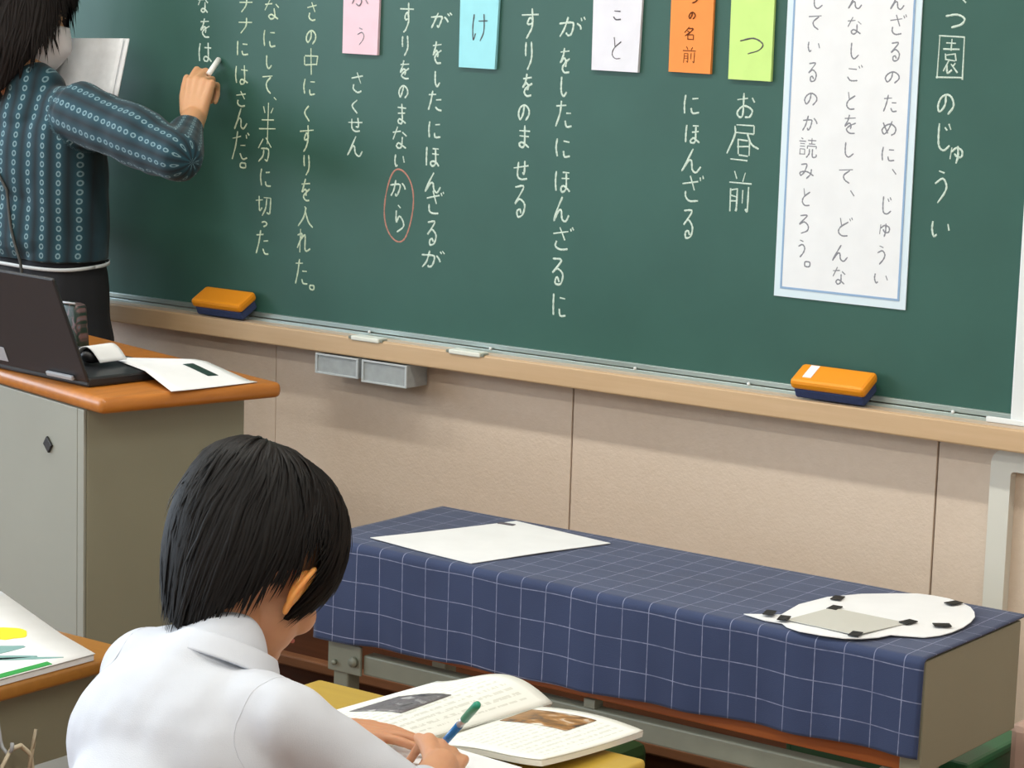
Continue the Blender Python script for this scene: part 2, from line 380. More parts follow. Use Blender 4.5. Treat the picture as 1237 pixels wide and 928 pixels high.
SKIN = mat('skin', (216, 164, 122), 0.5, sss=0.2, n_amt=0.3, n_scale=25, n_c=(198, 140, 100), bump=0.08, b_scale=300)
SKINK = mat('skin_child', (208, 154, 118), 0.5, sss=0.2, n_amt=0.3, n_scale=25, n_c=(190, 132, 100), bump=0.06, b_scale=300)
EARM = mat('painted_backlit_ear_skin', (236, 160, 84), 0.5, sss=0.5)  # orange tone paints warm backlight into the right ear's skin colour
HAIR = mat('black_hair', (15, 12, 12), 0.55, spec=0.22, n_amt=0.6, n_scale=60, n_c=(8, 7, 7))
HAIRT = mat('dark_brown_hair', (26, 19, 18), 0.55, spec=0.2, n_amt=0.6, n_scale=60, n_c=(12, 9, 8))
SHIRT = mat('white_shirt', (206, 211, 221), 0.85, n_amt=0.15, n_scale=12, bump=0.2, b_scale=900)
SEAM = mat('shirt_seam', (196, 200, 210), 0.9)
BELT = mat('white_hem', (196, 202, 206), 0.8)
PANTS = mat('black_trousers', (22, 24, 30), 0.85, n_amt=0.3, n_scale=30)
NAVYP = mat('navy_shorts', (36, 40, 62), 0.85)
MASK = mat('white_mask', (214, 206, 208), 0.8)
EYEW = mat('eye_white', (235, 232, 228), 0.3)
IRIS = mat('dark_iris', (38, 26, 20), 0.2)
LIP = mat('lips', (190, 110, 100), 0.5)
GREENP = mat('green_plastic', (42, 112, 74), 0.4, n_amt=0.3, n_scale=20)
DGREEN = mat('dark_green_cloth', (34, 66, 22), 0.8)
GBAG = mat('pale_grey_bag', (150, 150, 146), 0.6, n_amt=0.5, n_scale=14, n_c=(104, 102, 98))
PINKP = mat('pale_pink_plastic', (196, 168, 156), 0.6)
PENB = mat('blue_pen_barrel', (34, 112, 178), 0.25)
PENG = mat('green_pen_cap', (40, 150, 122), 0.3)
PENS = mat('silver_pen_ring', (190, 190, 194), 0.3, metal=0.6)
SILVER = mat('silver_sticker', (172, 176, 182), 0.4)
CORD = mat('cream_cord', (206, 194, 170), 0.8)
RUBBER = mat('rubber', (60, 60, 58), 0.8)
GLASS = mat('window_glass', (235, 245, 250), 0.02, trans=1.0, spec=0.5)
TUBE = mat('fluorescent_tube', (255, 240, 215), 0.5, emit=((255, 236, 205), 6))

def card_mat(name, c): return mat(name, c, 0.8, n_amt=0.12, n_scale=30)

def cloth_material():
    m = bpy.data.materials.new('navy_checked_cloth'); m.use_nodes = True; nt = m.node_tree; b = nt.nodes['Principled BSDF']
    b.inputs['Roughness'].default_value = 0.75; b.inputs['Sheen Weight'].default_value = 0.18; b.inputs['Specular IOR Level'].default_value = 0.3
    uv = nt.nodes.new('ShaderNodeUVMap'); sp = nt.nodes.new('ShaderNodeSeparateXYZ'); nt.links.new(uv.outputs[0], sp.inputs[0])
    S = 0.0448
    def line(o, off, w):
        t = math_node(nt, 'DIVIDE', math_node(nt, 'ADD', o, off), S); f = math_node(nt, 'FRACT', t)
        d = math_node(nt, 'ABSOLUTE', math_node(nt, 'SUBTRACT', f, 0.5)); return math_node(nt, 'GREATER_THAN', d, 0.5-w/S)
    # uv.x = x in metres + 10, uv.y = arc length from the front top edge, + towards the back, + 10
    a = line(sp.outputs[0], 0.0448*400-(10-2.3875), 0.0007); c = line(sp.outputs[1], 0.0448*400-(10-0.0565), 0.0007)
    mxl = math_node(nt, 'MAXIMUM', a, c)
    nz = nt.nodes.new('ShaderNodeTexNoise'); nz.inputs['Scale'].default_value = 90
    tc = nt.nodes.new('ShaderNodeTexCoord'); nt.links.new(tc.outputs['Object'], nz.inputs['Vector'])
    n2 = nt.nodes.new('ShaderNodeTexNoise'); n2.inputs['Scale'].default_value = 9; nt.links.new(tc.outputs['Object'], n2.inputs['Vector'])
    m0 = nt.nodes.new('ShaderNodeMix'); m0.data_type = 'RGBA'; m0.inputs[6].default_value = lin((40, 52, 84)); m0.inputs[7].default_value = lin((54, 68, 104))
    nt.links.new(n2.outputs[0], m0.inputs[0])
    mx = nt.nodes.new('ShaderNodeMix'); mx.data_type = 'RGBA'; mx.inputs[7].default_value = lin((148, 154, 182))
    nt.links.new(m0.outputs[2], mx.inputs[6]); nt.links.new(math_node(nt, 'MULTIPLY', mxl, math_node(nt, 'ADD', nz.outputs[0], 0.1)), mx.inputs[0])
    nt.links.new(mx.outputs[2], b.inputs['Base Color'])
    bp = nt.nodes.new('ShaderNodeBump'); bp.inputs['Strength'].default_value = 0.3; bp.inputs['Distance'].default_value = 0.001
    n3 = nt.nodes.new('ShaderNodeTexNoise'); n3.inputs['Scale'].default_value = 600; nt.links.new(tc.outputs['Object'], n3.inputs['Vector'])
    nt.links.new(n3.outputs[0], bp.inputs['Height']); nt.links.new(bp.outputs[0], b.inputs['Normal'])
    return m
CLOTH = cloth_material()

def blouse_material():
    m = bpy.data.materials.new('teal_ring_print_cloth'); m.use_nodes = True; nt = m.node_tree; b = nt.nodes['Principled BSDF']
    b.inputs['Roughness'].default_value = 0.85; b.inputs['Sheen Weight'].default_value = 0.1
    uv = nt.nodes.new('ShaderNodeUVMap'); sp = nt.nodes.new('ShaderNodeSeparateXYZ'); nt.links.new(uv.outputs[0], sp.inputs[0])
    fx = math_node(nt, 'SUBTRACT', math_node(nt, 'FRACT', math_node(nt, 'DIVIDE', sp.outputs[0], 0.0340)), 0.5)
    fz = math_node(nt, 'SUBTRACT', math_node(nt, 'FRACT', math_node(nt, 'DIVIDE', sp.outputs[1], 0.0175)), 0.5)
    gx = math_node(nt, 'MULTIPLY', fx, 0.0340/0.0046); gz = math_node(nt, 'MULTIPLY', fz, 0.0175/0.0056)
    r = math_node(nt, 'SQRT', math_node(nt, 'ADD', math_node(nt, 'MULTIPLY', gx, gx), math_node(nt, 'MULTIPLY', gz, gz)))
    ring = math_node(nt, 'LESS_THAN', math_node(nt, 'ABSOLUTE', math_node(nt, 'SUBTRACT', r, 0.8)), 0.26)
    stripe = math_node(nt, 'SUBTRACT', 0.5, math_node(nt, 'ABSOLUTE', fx))
    m0 = nt.nodes.new('ShaderNodeMix'); m0.data_type = 'RGBA'; m0.inputs[6].default_value = lin((10, 29, 38)); m0.inputs[7].default_value = lin((25, 76, 92))
    nt.links.new(math_node(nt, 'MULTIPLY', stripe, 1.7), m0.inputs[0])
    mx = nt.nodes.new('ShaderNodeMix'); mx.data_type = 'RGBA'; mx.inputs[7].default_value = lin((146, 176, 184))
    nt.links.new(m0.outputs[2], mx.inputs[6]); nt.links.new(math_node(nt, 'MULTIPLY', ring, 0.55), mx.inputs[0])
    nt.links.new(mx.outputs[2], b.inputs['Base Color'])
    return m
BLOUSE = blouse_material()

def page_material(name, gap, ink):
    m = bpy.data.materials.new(name); m.use_nodes = True; nt = m.node_tree; b = nt.nodes['Principled BSDF']
    b.inputs['Roughness'].default_value = 0.6
    uv = nt.nodes.new('ShaderNodeUVMap'); sp = nt.nodes.new('ShaderNodeSeparateXYZ'); nt.links.new(uv.outputs[0], sp.inputs[0])
    f = math_node(nt, 'FRACT', math_node(nt, 'MULTIPLY', sp.outputs[0], gap))
    l = math_node(nt, 'GREATER_THAN', f, 0.55)
    nz = nt.nodes.new('ShaderNodeTexNoise'); nz.inputs['Scale'].default_value = 1
    mp = nt.nodes.new('ShaderNodeMapping'); mp.inputs['Scale'].default_value = (gap, 46, 1); nt.links.new(uv.outputs[0], mp.inputs[0]); nt.links.new(mp.outputs[0], nz.inputs['Vector'])
    t = math_node(nt, 'GREATER_THAN', nz.outputs[0], 0.46)
    mg = math_node(nt, 'MULTIPLY', math_node(nt, 'LESS_THAN', math_node(nt, 'ABSOLUTE', math_node(nt, 'SUBTRACT', sp.outputs[1], 0.5)), 0.40),
                   math_node(nt, 'LESS_THAN', math_node(nt, 'ABSOLUTE', math_node(nt, 'SUBTRACT', sp.outputs[0], 0.5)), 0.42))
    mx = nt.nodes.new('ShaderNodeMix'); mx.data_type = 'RGBA'; mx.inputs[6].default_value = lin((236, 238, 232)); mx.inputs[7].default_value = lin(ink)
    nt.links.new(math_node(nt, 'MULTIPLY', math_node(nt, 'MULTIPLY', l, t), mg), mx.inputs[0]); nt.links.new(mx.outputs[2], b.inputs['Base Color'])
    return m
PAGE = page_material('printed_page', 15, (214, 216, 208))
GRIDP = mat('grid_paper', (244, 246, 250), 0.7, n_amt=0.15, n_scale=90)
def photo_material(name, cols, sc):
    m = bpy.data.materials.new(name); m.use_nodes = True; nt = m.node_tree; b = nt.nodes['Principled BSDF']; b.inputs['Roughness'].default_value = 0.4
    uv = nt.nodes.new('ShaderNodeUVMap'); nz = nt.nodes.new('ShaderNodeTexNoise'); nz.inputs['Scale'].default_value = sc; nz.inputs['Detail'].default_value = 5; nz.inputs['Distortion'].default_value = 0.8
    nt.links.new(uv.outputs[0], nz.inputs['Vector']); rp = nt.nodes.new('ShaderNodeValToRGB')
    e = rp.color_ramp.elements; e[0].position = 0.32; e[1].position = 0.68; e[0].color = lin(cols[0]); e[1].color = lin(cols[-1])
    for k, c in enumerate(cols[1:-1]): q = e.new(0.32+0.36*(k+1)/(len(cols)-1)); q.color = lin(c)
    nt.links.new(nz.outputs[0], rp.inputs[0]); nt.links.new(rp.outputs[0], b.inputs['Base Color']); return m
PHOTOG = photo_material('grey_photo', [(70, 68, 72), (120, 118, 120), (96, 92, 98), (190, 190, 190)], 4)
PHOTOB = photo_material('brown_photo', [(58, 62, 66), (140, 100, 54), (176, 130, 80), (226, 222, 210)], 3)
POUCHM = photo_material('floral_pouch', [(10, 14, 18), (16, 44, 32), (34, 48, 44), (104, 76, 76), (84, 92, 104)], 5)

# ------------------------------------------------------------------ the room
W = 3.62
def struct(o, label=None):
    o['kind'] = 'structure'
    if label: o['label'] = label
    return o
floor = struct(box('floor', (-6.2, -4.4, -0.1), (1.9, W, 0), FLOORM))
struct(box('ceiling', (-6.2, -4.4, 3.0), (1.9, W, 3.1), CEIL))
struct(box('wall_right', (1.9, -4.4, 0), (2.0, W, 3.0), PLAIN))
struct(box('wall_back', (-6.2, -4.5, 0), (1.9, -4.4, 3.0), PLAIN))
front = struct(box('wall_front', (-6.2, W+0.012, 0), (1.9, W+0.15, 3.0), GROOVE))
joints = [-6.2, -5.35, -4.63, -3.918, -3.205, -2.495, -1.772, -1.05, -0.33, 0.39, 1.11, 1.9]
for a, b in zip(joints, joints[1:]):
    g = 0.0007 if abs(a+3.205) < .01 else 0.0017
    h = 0.0007 if abs(b+3.205) < .01 else 0.0017
    box('wall_panel', (a+g, W, 0), (b-h, W+0.014, 3.0), WALL, front, 0.0008)
bmw = bmesh.new(); add_box(bmw, (-6.3, -4.4, 0), (-6.2, W, 0.95)); add_box(bmw, (-6.3, -4.4, 2.55), (-6.2, W, 3.0))
edges = [-4.4, -4.1, -2.5, -2.3, -0.7, -0.5, 1.1, 1.3, 2.9, W]
for k in range(0, 10, 2): add_box(bmw, (-6.3, edges[k], 0.95), (-6.2, edges[k+1], 2.55))
struct(obj('wall_left', from_bm(bmw), PLAIN))
for n, (a, b) in enumerate(((1.3, 2.9), (-0.5, 1.1), (-2.3, -0.7), (-4.1, -2.5))):
    bm = bmesh.new()
    for lo, hi in (((-6.28, a, 0.95), (-6.22, b, 0.99)), ((-6.28, a, 2.51), (-6.22, b, 2.55)), ((-6.28, a, 0.95), (-6.22, a+0.04, 2.55)), ((-6.28, b-0.04, 0.95), (-6.22, b, 2.55)), ((-6.28, (a+b)/2-0.02, 0.95), (-6.22, (a+b)/2+0.02, 2.55))):
        add_box(bm, lo, hi)
    struct(obj('window_%d' % (n+1), from_bm(bm), BWHITE))
bb = struct(box('baseboard_front', (-6.2, W-0.018, 0), (1.9, W, 0.30), BROWN, None, 0.002))
box('baseboard_ledge', (-6.2, W-0.045, 0.215), (1.9, W-0.018, 0.238), LEDGE, bb, 0.004)
for n, (tx, ty) in enumerate(TUBES):
    if n >= 9: break
    t = thing('ceiling_light', 'white twin-tube ceiling light, number counted from board side %s row' % ['window', 'middle', 'corridor'][n % 3], 'light', (tx, ty, 3.0), 'ceiling fluorescent lights')
    t['label'] = 'fluorescent ceiling light in the %s row above the %s of the room' % (['window side', 'middle', 'corridor side'][n % 3], ['board end', 'centre', 'rear'][n//3])
    box('housing', (tx-0.62, ty-0.11, 2.955), (tx+0.62, ty+0.11, 3.0), BWHITE, t, 0.01)
    for s in (-0.06, 0.06): tube('tube', [(tx-0.6, ty+s, 2.93), (tx+0.6, ty+s, 2.93)], 0.014, TUBE, t)

# ------------------------------------------------------------------ blackboard
bbd = thing('blackboard', 'long green chalkboard on the front wall covered in white vertical handwriting', 'blackboard', (-3.43, W-0.01, 0.9))
BY = W-0.02
box('writing_surface', (-5.23, BY, 0.905), (-1.636, W-0.002, 2.10), BOARD, bbd)
fr = box('side_frame', (-1.636, BY-0.012, 0.885), (-1.600, W-0.002, 2.135), BWHITE, bbd, 0.003); fr['label'] = 'white right-hand edge frame'
box('side_frame', (-5.266, BY-0.012, 0.885), (-5.23, W-0.002, 2.135), BWHITE, bbd, 0.003)
box('top_frame', (-5.23, BY-0.012, 2.10), (-1.636, W-0.002, 2.135), BWHITE, bbd, 0.003)
cn = box('corner_cap', (-1.675, 3.583, 0.8895), (-1.590, BY-0.012, 0.899), BWHITE, bbd, 0.002); cn['label'] = 'white plastic corner cap'
box('bottom_rail', (-5.23, BY-0.007, 0.896), (-1.636, W-0.002, 0.905), ALU, bbd, 0.001)
box('bottom_rail', (-5.23, BY-0.0115, 0.8885), (-1.676, BY-0.0075, 0.895), ALU, bbd, 0.001)
bm = bmesh.new(); add_box(bm, (-5.30, 3.555, 0.852), (-1.15, W-0.002, 0.8885), 0.003)
tr = obj('chalk_tray', from_bm(bm), TRAYW, bbd); tr['label'] = 'tan wooden chalk tray'
box('tray_top', (-5.29, 3.560, 0.8870), (-1.16, 3.598, 0.8892), TRAYT, bbd)
for sx in (-3.83, -2.945, -2.66, -2.345, -2.115, -1.735): 
    bm = bmesh.new(); add_ell(bm, (sx, BY-0.0115, 0.897), (0.0032, 0.003, 0.0032), n=10); obj('rail_screw', from_bm(bm), BWHITE, bbd, True)
names = {'A': 'unfinished line of chalk writing under the raised hand', 'B': 'leftmost finished chalk line', 'C': 'chalk line about cutting in half', 'D': 'chalk line ending in a full stop above the tray', 'E': 'short four-letter chalk word under the pink card',
 'F': 'chalk line leading into the red ring', 'G': 'chalk line left of the pale blue card', 'H': 'short chalk line right of the pale blue card', 'I': 'longest chalk line under the white card', 'J': 'chalk word under the orange card', 'K': 'chalk word under the green card', 'L': 'chalk title at the far right'}
for k in 'ABCDEFGHIJKL':
    o = writing('chalk_writing', TEXT[k], BY-0.0003, 0.0036 if k in 'GHI' else 0.0033, 0.0006, CHALKY if k in 'BCD' else CHALK, bbd, wmul=1.0); o['label'] = names[k]
bm = bmesh.new(); ribbon(bm, [Vector((-2.890+0.0340*math.cos(a)+0.002*math.sin(3*a), 1.139+0.0675*math.sin(a))) for a in [2*PI*k/60-1.9 for k in range(62)]], BY-0.0003, 0.0030, 0.0005)
o = obj('chalk_ring', from_bm(bm), CHALKR, bbd); o['label'] = 'reddish chalk oval round two letters'

# cards and the poster
def wall_card(name, label, c, x0b, x1b, z0, x0t, x1t, z1, key, ink, w):
    t = thing(name, label, 'card', ((x0b+x1b)/2, BY-0.001, z0), 'coloured word cards on the chalkboard')
    m = card_mat(name+'_'+key, c)
    pts = [(x0b, z0), (x1b, z0-0.0005), (x1t, z1), (x0t, z1)]
    vs = [(x, BY-0.0045-(0.003 if i < 2 else 0), z) for i, (x, z) in enumerate(pts)]+[(x, BY-0.0008, z) for x, z in pts]
    me = mesh(vs, [(0, 1, 2, 3), (7, 6, 5, 4), (0, 4, 5, 1), (1, 5, 6, 2), (2, 6, 7, 3), (3, 7, 4, 0)])
    obj('sheet', me, m, t)
    writing('lettering', TEXT[key], BY-0.0068, w, 0.0014, ink, t, 0.01)
wall_card('word_card', 'pink paper card at top of the board, leftmost card', (240, 206, 218), -3.028, -2.944, 1.415, -3.030, -2.941, 1.62, 'Cpink', INK, 0.0024)
wall_card('word_card', 'pale blue paper card at top of the board', (158, 226, 236), -2.753, -2.672, 1.401, -2.756, -2.664, 1.64, 'Cblue', PENCIL, 0.0024)
wall_card('word_card', 'white paper card between the blue and orange cards', (232, 232, 240), -2.462, -2.366, 1.409, -2.466, -2.360, 1.65, 'Cwhite', PENCIL, 0.0024)
wall_card('word_card', 'orange paper card with small dark writing', (248, 150, 74), -2.303, -2.220, 1.413, -2.305, -2.219, 1.66, 'Corange', INKO, 0.0022)
wall_card('word_card', 'lime green paper card with one big letter', (204, 238, 140), -2.184, -2.102, 1.406, -2.187, -2.103, 1.66, 'Cgreen', PENCIL, 0.0026)
ps = thing('poster', 'large white printed poster with three text columns and blue border', 'poster', (-1.955, BY-0.001, 1.05))
x0, x1, z0, z1 = -2.079, -1.834, 1.0505, 1.72
def rect(name, xa, xb, za, zb, ya, yb, m, par): return box(name, (xa, yb, za), (xb, ya, zb), m, par)
rect('sheet', x0, x1, z0, z1, BY-0.0006, BY-0.0030, PALEB, ps)
rect('printed_area', x0+0.014, x1-0.014, z0+0.016, z1-0.014, BY-0.0030, BY-0.0036, PAPER, ps)
bm = bmesh.new(); i0, i1, k0, k1 = x0+0.0115, x1-0.0115, z0+0.0135, z1-0.0115; t_ = 0.0034
for lo, hi in (((i0, BY-0.004, k0), (i0+t_, BY-0.003, k1)), ((i1-t_, BY-0.004, k0), (i1, BY-0.003, k1)), ((i0+t_, BY-0.004, k0), (i1-t_, BY-0.003, k0+t_)), ((i0+t_, BY-0.004, k1-t_), (i1-t_, BY-0.003, k1))): add_box(bm, lo, hi)
o = obj('border_line', from_bm(bm), BLUEB, ps); o['label'] = 'blue border line'
for k in ('Pa', 'Pb', 'Pc'): writing('text_column', TEXT[k], BY-0.0037, 0.0024, 0.0003, INK, ps, 0.006)

# erasers, chalk-tray clips, boxes, duct
def eraser(label, x0, x1):
    t = thing('blackboard_eraser', label, 'eraser', ((x0+x1)/2, 3.575, 0.890), 'blackboard erasers on the tray')
    L = x1-x0; Mx = Matrix.Translation(((x0+x1)/2, 3.5545, 0.8905)) @ Matrix.Rotation(math.radians(28), 4, 'X')
    box('felt_pad', (-L/2+0.004, 0.001, 0), (L/2-0.004, 0.048, 0.0195), NAVY, t, 0.004, Mx)
    box('plastic_back', (-L/2, -0.001, 0.018), (L/2, 0.052, 0.036), ORANGE, t, 0.006, Mx)
    return t, Mx, L
e1, _, _ = eraser('orange blackboard eraser on the tray beside the teacher, left one', -3.360, -3.230)
e2, Mx, L = eraser('orange blackboard eraser with a small white sticker, right one', -2.009, -1.871)
o = box('sticker', (-0.050, 0.012, 0.0357), (-0.034, 0.046, 0.0367), PAPER, e2, 0, Mx); o['label'] = 'white name sticker'
for x0, x1, lb in ((-2.960, -2.892, 'white plastic clip on the tray above the left clear box'), (-2.728, -2.656, 'white plastic clip on the tray right of the clear boxes')):
    t = thing('chalk_clip', lb, 'clip', (x0, 3.56, 0.889), 'white clips on the chalk tray')
    box('clip_plate', (x0, 3.5515, 0.884), (x1, 3.578, 0.8925), CREAMP, t, 0.002)
    box('clip_end', (x0-0.007, 3.553, 0.886), (x0-0.0005, 3.570, 0.891), FRAME, t, 0.001)
    box('clip_end', (x1+0.0005, 3.553, 0.886), (x1+0.007, 3.570, 0.891), FRAME, t, 0.001)
for x0, x1, z0, lb in ((-3.043, -2.940, 0.812, 'left clear plastic box hanging under the chalk tray'), (-2.929, -2.823, 0.808, 'right clear plastic box hanging under the chalk tray')):
    t = thing('clear_box', lb, 'box', ((x0+x1)/2, 3.585, z0), 'clear boxes under the tray')
    y0, y1, z1, w = 3.552, 3.612, 0.8505, 0.0025
    bm = bmesh.new()
    for lo, hi in (((x0, y0, z0), (x1, y1, z0+w)), ((x0, y0, z0+w), (x0+w, y1, z1)), ((x1-w, y0, z0+w), (x1, y1, z1)), ((x0+w, y1-w, z0+w), (x1-w, y1, z1)), ((x0+w, y0, z0+w), (x1-w, y0+w, z1-0.004))): add_box(bm, lo, hi)
    obj('tub', from_bm(bm), CLEAR, t)
    bm = bmesh.new(); s = 0.0035
    for lo, hi in (((x0-0.001, y0-0.003, z0), (x1+0.001, y0-0.0002, z0+s)), ((x0-0.001, y0-0.003, z1-s), (x1+0.001, y0-0.0002, z1)), ((x0-0.001, y0-0.003, z0+s), (x0+s, y0-0.0002, z1-s)), ((x1-s, y0-0.003, z0+s), (x1+0.001, y0-0.0002, z1-s))): add_box(bm, lo, hi, 0.0005)
    obj('rim', from_bm(bm), CLEARF, t)
    bm = bmesh.new()
    for k in range(7):
        a = Vector((x0+0.012+0.011*k, 3.565+0.004*(k % 3), z0+0.008+0.004*(k % 2))); add_tube(bm, [a, a+Vector((0.004, 0.03, 0.002))], 0.004, 6)
    o = obj('chalk_stub', from_bm(bm), CHALK, t); o['kind'] = 'stuff'
# cable duct on the wall
bm = bmesh.new(); arc = [(-1.6515+0.0, 3.609, 0.30), (-1.6515, 3.609, 0.815)]
def duct(pts, r): 
    for (p, q) in zip(pts, pts[1:]): pass
prof = [(-1.669, 0.31), (-1.669, 0.822)]+[(-1.645-0.024*math.cos(a), 0.822+0.024*math.sin(a)) for a in [PI/2*k/6 for k in range(1, 7)]]+[(-1.20, 0.846), (-1.20, 0.812)]+[(-1.628-0.006*math.sin(a), 0.806+0.006*math.cos(a)) for a in [PI/2*k/3 for k in range(0, 4)]]+[(-1.634, 0.31)]
dct = prism('cable_duct', [(x, z) for x, z in prof], 0, 0.020, PIPE, None, Matrix.Translation((0, W, 0)) @ Matrix.Rotation(PI/2, 4, 'X'))
tag(dct, 'ivory cable duct bent down the wall beside the chalkboard corner', 'duct')

# ------------------------------------------------------------------ covered cabinet table below the board
tb = thing('low_table', 'long low grey cabinet table on a metal frame, covered by a checked navy cloth', 'table', (-1.94, 3.04, 0))
bm = bmesh.new(); add_box(bm, (-2.450, 2.905, 0.552), (-1.4525, 3.195, 0.684), 0.004)
o = obj('cabinet_body', from_bm(bm), STEEL, tb)
o = box('lower_board', (-2.40, 2.912, 0.526), (-1.4535, 3.19, 0.5515), SHELFO, tb, 0.002); o['label'] = 'orange-brown wooden board under the cloth edge'
box('end_panel', (-1.452, 2.903, 0.526), (-1.4205, 3.197, 0.6845), STEEL, tb, 0.002)
o = box('front_rail', (-2.385, 2.908, 0.480), (-1.4855, 2.934, 0.512), FRAME, tb, 0.003); o['label'] = 'grey steel stretcher rail'
box('rear_rail', (-2.42, 3.165, 0.480), (-1.4855, 3.19, 0.512), FRAME, tb, 0.003)
box('short_post', (-1.967, 2.908, 0.5125), (-1.948, 2.930, 0.5255), FRAME, tb)
for (x0, x1, y0, y1) in ((-2.445, -2.415, 2.908, 2.938), (-1.484, -1.428, 2.906, 2.936), (-2.445, -2.415, 3.16, 3.19), (-1.56, -1.53, 3.16, 3.19)):
    l = box('leg', (x0, y0, 0.012), (x1, y1, 0.5255), FRAME, tb, 0.003)
    box('leg_foot', (x0-0.003, y0-0.003, 0.0), (x1+0.003, y1+0.003, 0.012), RUBBER, l)
br = box('bracket', (-2.452, 2.902, 0.478), (-2.385, 2.9075, 0.5255), FRAME, tb, 0.002); br['label'] = 'grey corner bracket plate with bolts'
for bx, bz in ((-2.398, 0.500), (-2.436, 0.493)):
    tube('bolt', [(bx, 2.902, bz), (bx, 2.896, bz)], 0.008 if bx > -2.41 else 0.004, FRAME, br, 12)
# cloth: hangs over the front, lies on the top
TZ, FY, X0, X1 = 0.6905, 2.892, -2.470, -1.418
def clothfn(u, v):
    x = X0+(X1-X0)*u
    drop = 0.152-0.026*u+0.0015*math.sin(u*40)
    Ltop = 0.31; tot = drop+0.012+Ltop; s = v*tot
    wav = 0.0018*math.sin(x*31+1)+0.0012*math.sin(x*73)
    if s < drop:
        z = TZ-0.009-(drop-s); k = (drop-s)/drop
        return (x-0.004*k*(1-2*u)*0, FY-0.001-wav*k-0.003*k*math.sin(x*12), z)
    s -= drop
    if s < 0.012:
        a = s/0.012*PI/2; return (x, FY+0.009-0.009*math.cos(a)-0.001*(1-s/0.012), TZ-0.009+0.009*math.sin(a))
    s -= 0.012
    return (x, FY+0.009+s, TZ+0.0004*math.sin(x*25)*math.sin(s*30))
cl = sheet('tablecloth', clothfn, 130, 110, 0.0022, CLOTH, None)
for l in cl.data.loops:
    uu, vv = cl.data.uv_layers[0].data[l.index].uv
    drop = 0.152-0.026*uu; s = vv*(drop+0.322)
    cl.data.uv_layers[0].data[l.index].uv = (10+X0+(X1-X0)*uu, 10+s-drop-0.006)
tag(cl, 'navy blue cloth with thin pale check lines draped over the low table', 'tablecloth')
def lift(k=0.002):
    return lambda v: Vector((v.x, v.y, v.z+k*(0.6+0.4*math.sin(v.x*23+v.y*17))))
t = prism('paper_sheet', [(-2.397, 2.934), (-2.29, 2.919), (-2.18, 2.908), (-2.143, 3.035), (-2.104, 3.169), (-2.304, 3.192), (-2.352, 3.06)], TZ+0.0005, TZ+0.0014, PAPER, None, None, lift())
tag(t, 'plain white paper sheet lying on the left end of the checked cloth', 'paper')
o = box('dark_strip', (-0.014, -0.005, 0), (0.014, 0.005, 0.001), PENCIL, t, 0, Matrix.Translation((-2.300, 3.160, TZ+0.0036)) @ Matrix.Rotation(0.1, 4, 'Z')); o['label'] = 'small dark printed strip'
FISH = [(-1.714, 2.924), (-1.673, 2.957), (-1.682, 3.022), (-1.671, 3.085), (-1.645, 3.14), (-1.614, 3.18), (-1.588, 3.203), (-1.564, 3.206), (-1.538, 3.203), (-1.514, 3.193), (-1.49, 3.176), (-1.473, 3.153), (-1.46, 3.128), (-1.452, 3.098), (-1.448, 3.066), (-1.449, 3.034), (-1.454, 3.008), (-1.466, 2.984), (-1.504, 2.961), (-1.509, 2.935), (-1.522, 2.912), (-1.540, 2.897), (-1.570, 2.892), (-1.608, 2.893), (-1.632, 2.902), (-1.648, 2.916), (-1.674, 2.914)]
fs = thing('paper_cutout', 'white fish-shaped paper cutout with grey panel, on the right end of the cloth', 'paper', (-1.57, 3.03, TZ))
prism('cutout_sheet', FISH, TZ+0.0015, TZ+0.0026, PAPER, fs, None, lift(0.003))
o = prism('grey_panel', [(-1.648, 2.928), (-1.631, 3.025), (-1.513, 3.029), (-1.533, 2.915)], TZ+0.0042, TZ+0.0052, mat('grey_card', (196, 196, 188), 0.8), fs, None, lift(0.003)); o['label'] = 'light grey paper panel'
for x, y, a in ((-1.682, 2.940, 0.3), (-1.653, 3.082, 0.2), (-1.628, 3.028, 0.1), (-1.536, 2.920, 0.2), (-1.513, 3.029, -0.2), (-1.470, 3.046, -0.9), (-1.515, 3.172, -0.3), (-1.652, 2.928, 0.3)):
    box('magnet_strip', (-0.0075, -0.012, 0), (0.0075, 0.012, 0.0018), BLACKM, fs, 0.0005, Matrix.Translation((x, y, TZ+0.0068)) @ Matrix.Rotation(a, 4, 'Z'))

# things stored under it
t = thing('storage_crate', 'green plastic crate under the right end of the low table', 'crate', (-1.64, 3.39, 0))
bm = bmesh.new(); cx0, cx1, cy0, cy1, cz = -1.80, -1.500, 3.215, 3.41, 0.435
for lo, hi in (((cx0, cy0, 0.0), (cx1, cy1, 0.01)), ((cx0, cy0, 0.01), (cx0+0.008, cy1, cz)), ((cx1-0.008, cy0, 0.01), (cx1, cy1, cz)), ((cx0+0.008, cy0, 0.01), (cx1-0.008, cy0+0.008, cz)), ((cx0+0.008, cy1-0.008, 0.01), (cx1-0.008, cy1, cz))): add_box(bm, lo, hi, 0.002)
obj('crate_body', from_bm(bm), GREENP, t)
o = box('crate_lid', (cx0-0.006, cy0-0.006, cz), (cx1+0.006, cy1+0.006, cz+0.018), GREENP, t, 0.006)
t = tag(box('pink_box', (-1.475, 3.30, 0.0), (-1.40, 3.42, 0.50), PINKP, None, 0.012), 'tall pale pink box standing on the floor by the wall behind the crate', 'box')
bm = bmesh.new(); add_cap(bm, (-2.10, 3.33, 0.11), 0.10, (-1.93, 3.36, 0.12), 0.095); add_ell(bm, (-2.0, 3.35, 0.2), (0.09, 0.08, 0.09))
t = blob('plastic_bag', bm, GBAG, None, 0.006, 4, (0.006, 14, 1)); 
zz = min(v.co.z for v in t.data.vertices)
for v in t.data.vertices: v.co.z -= zz
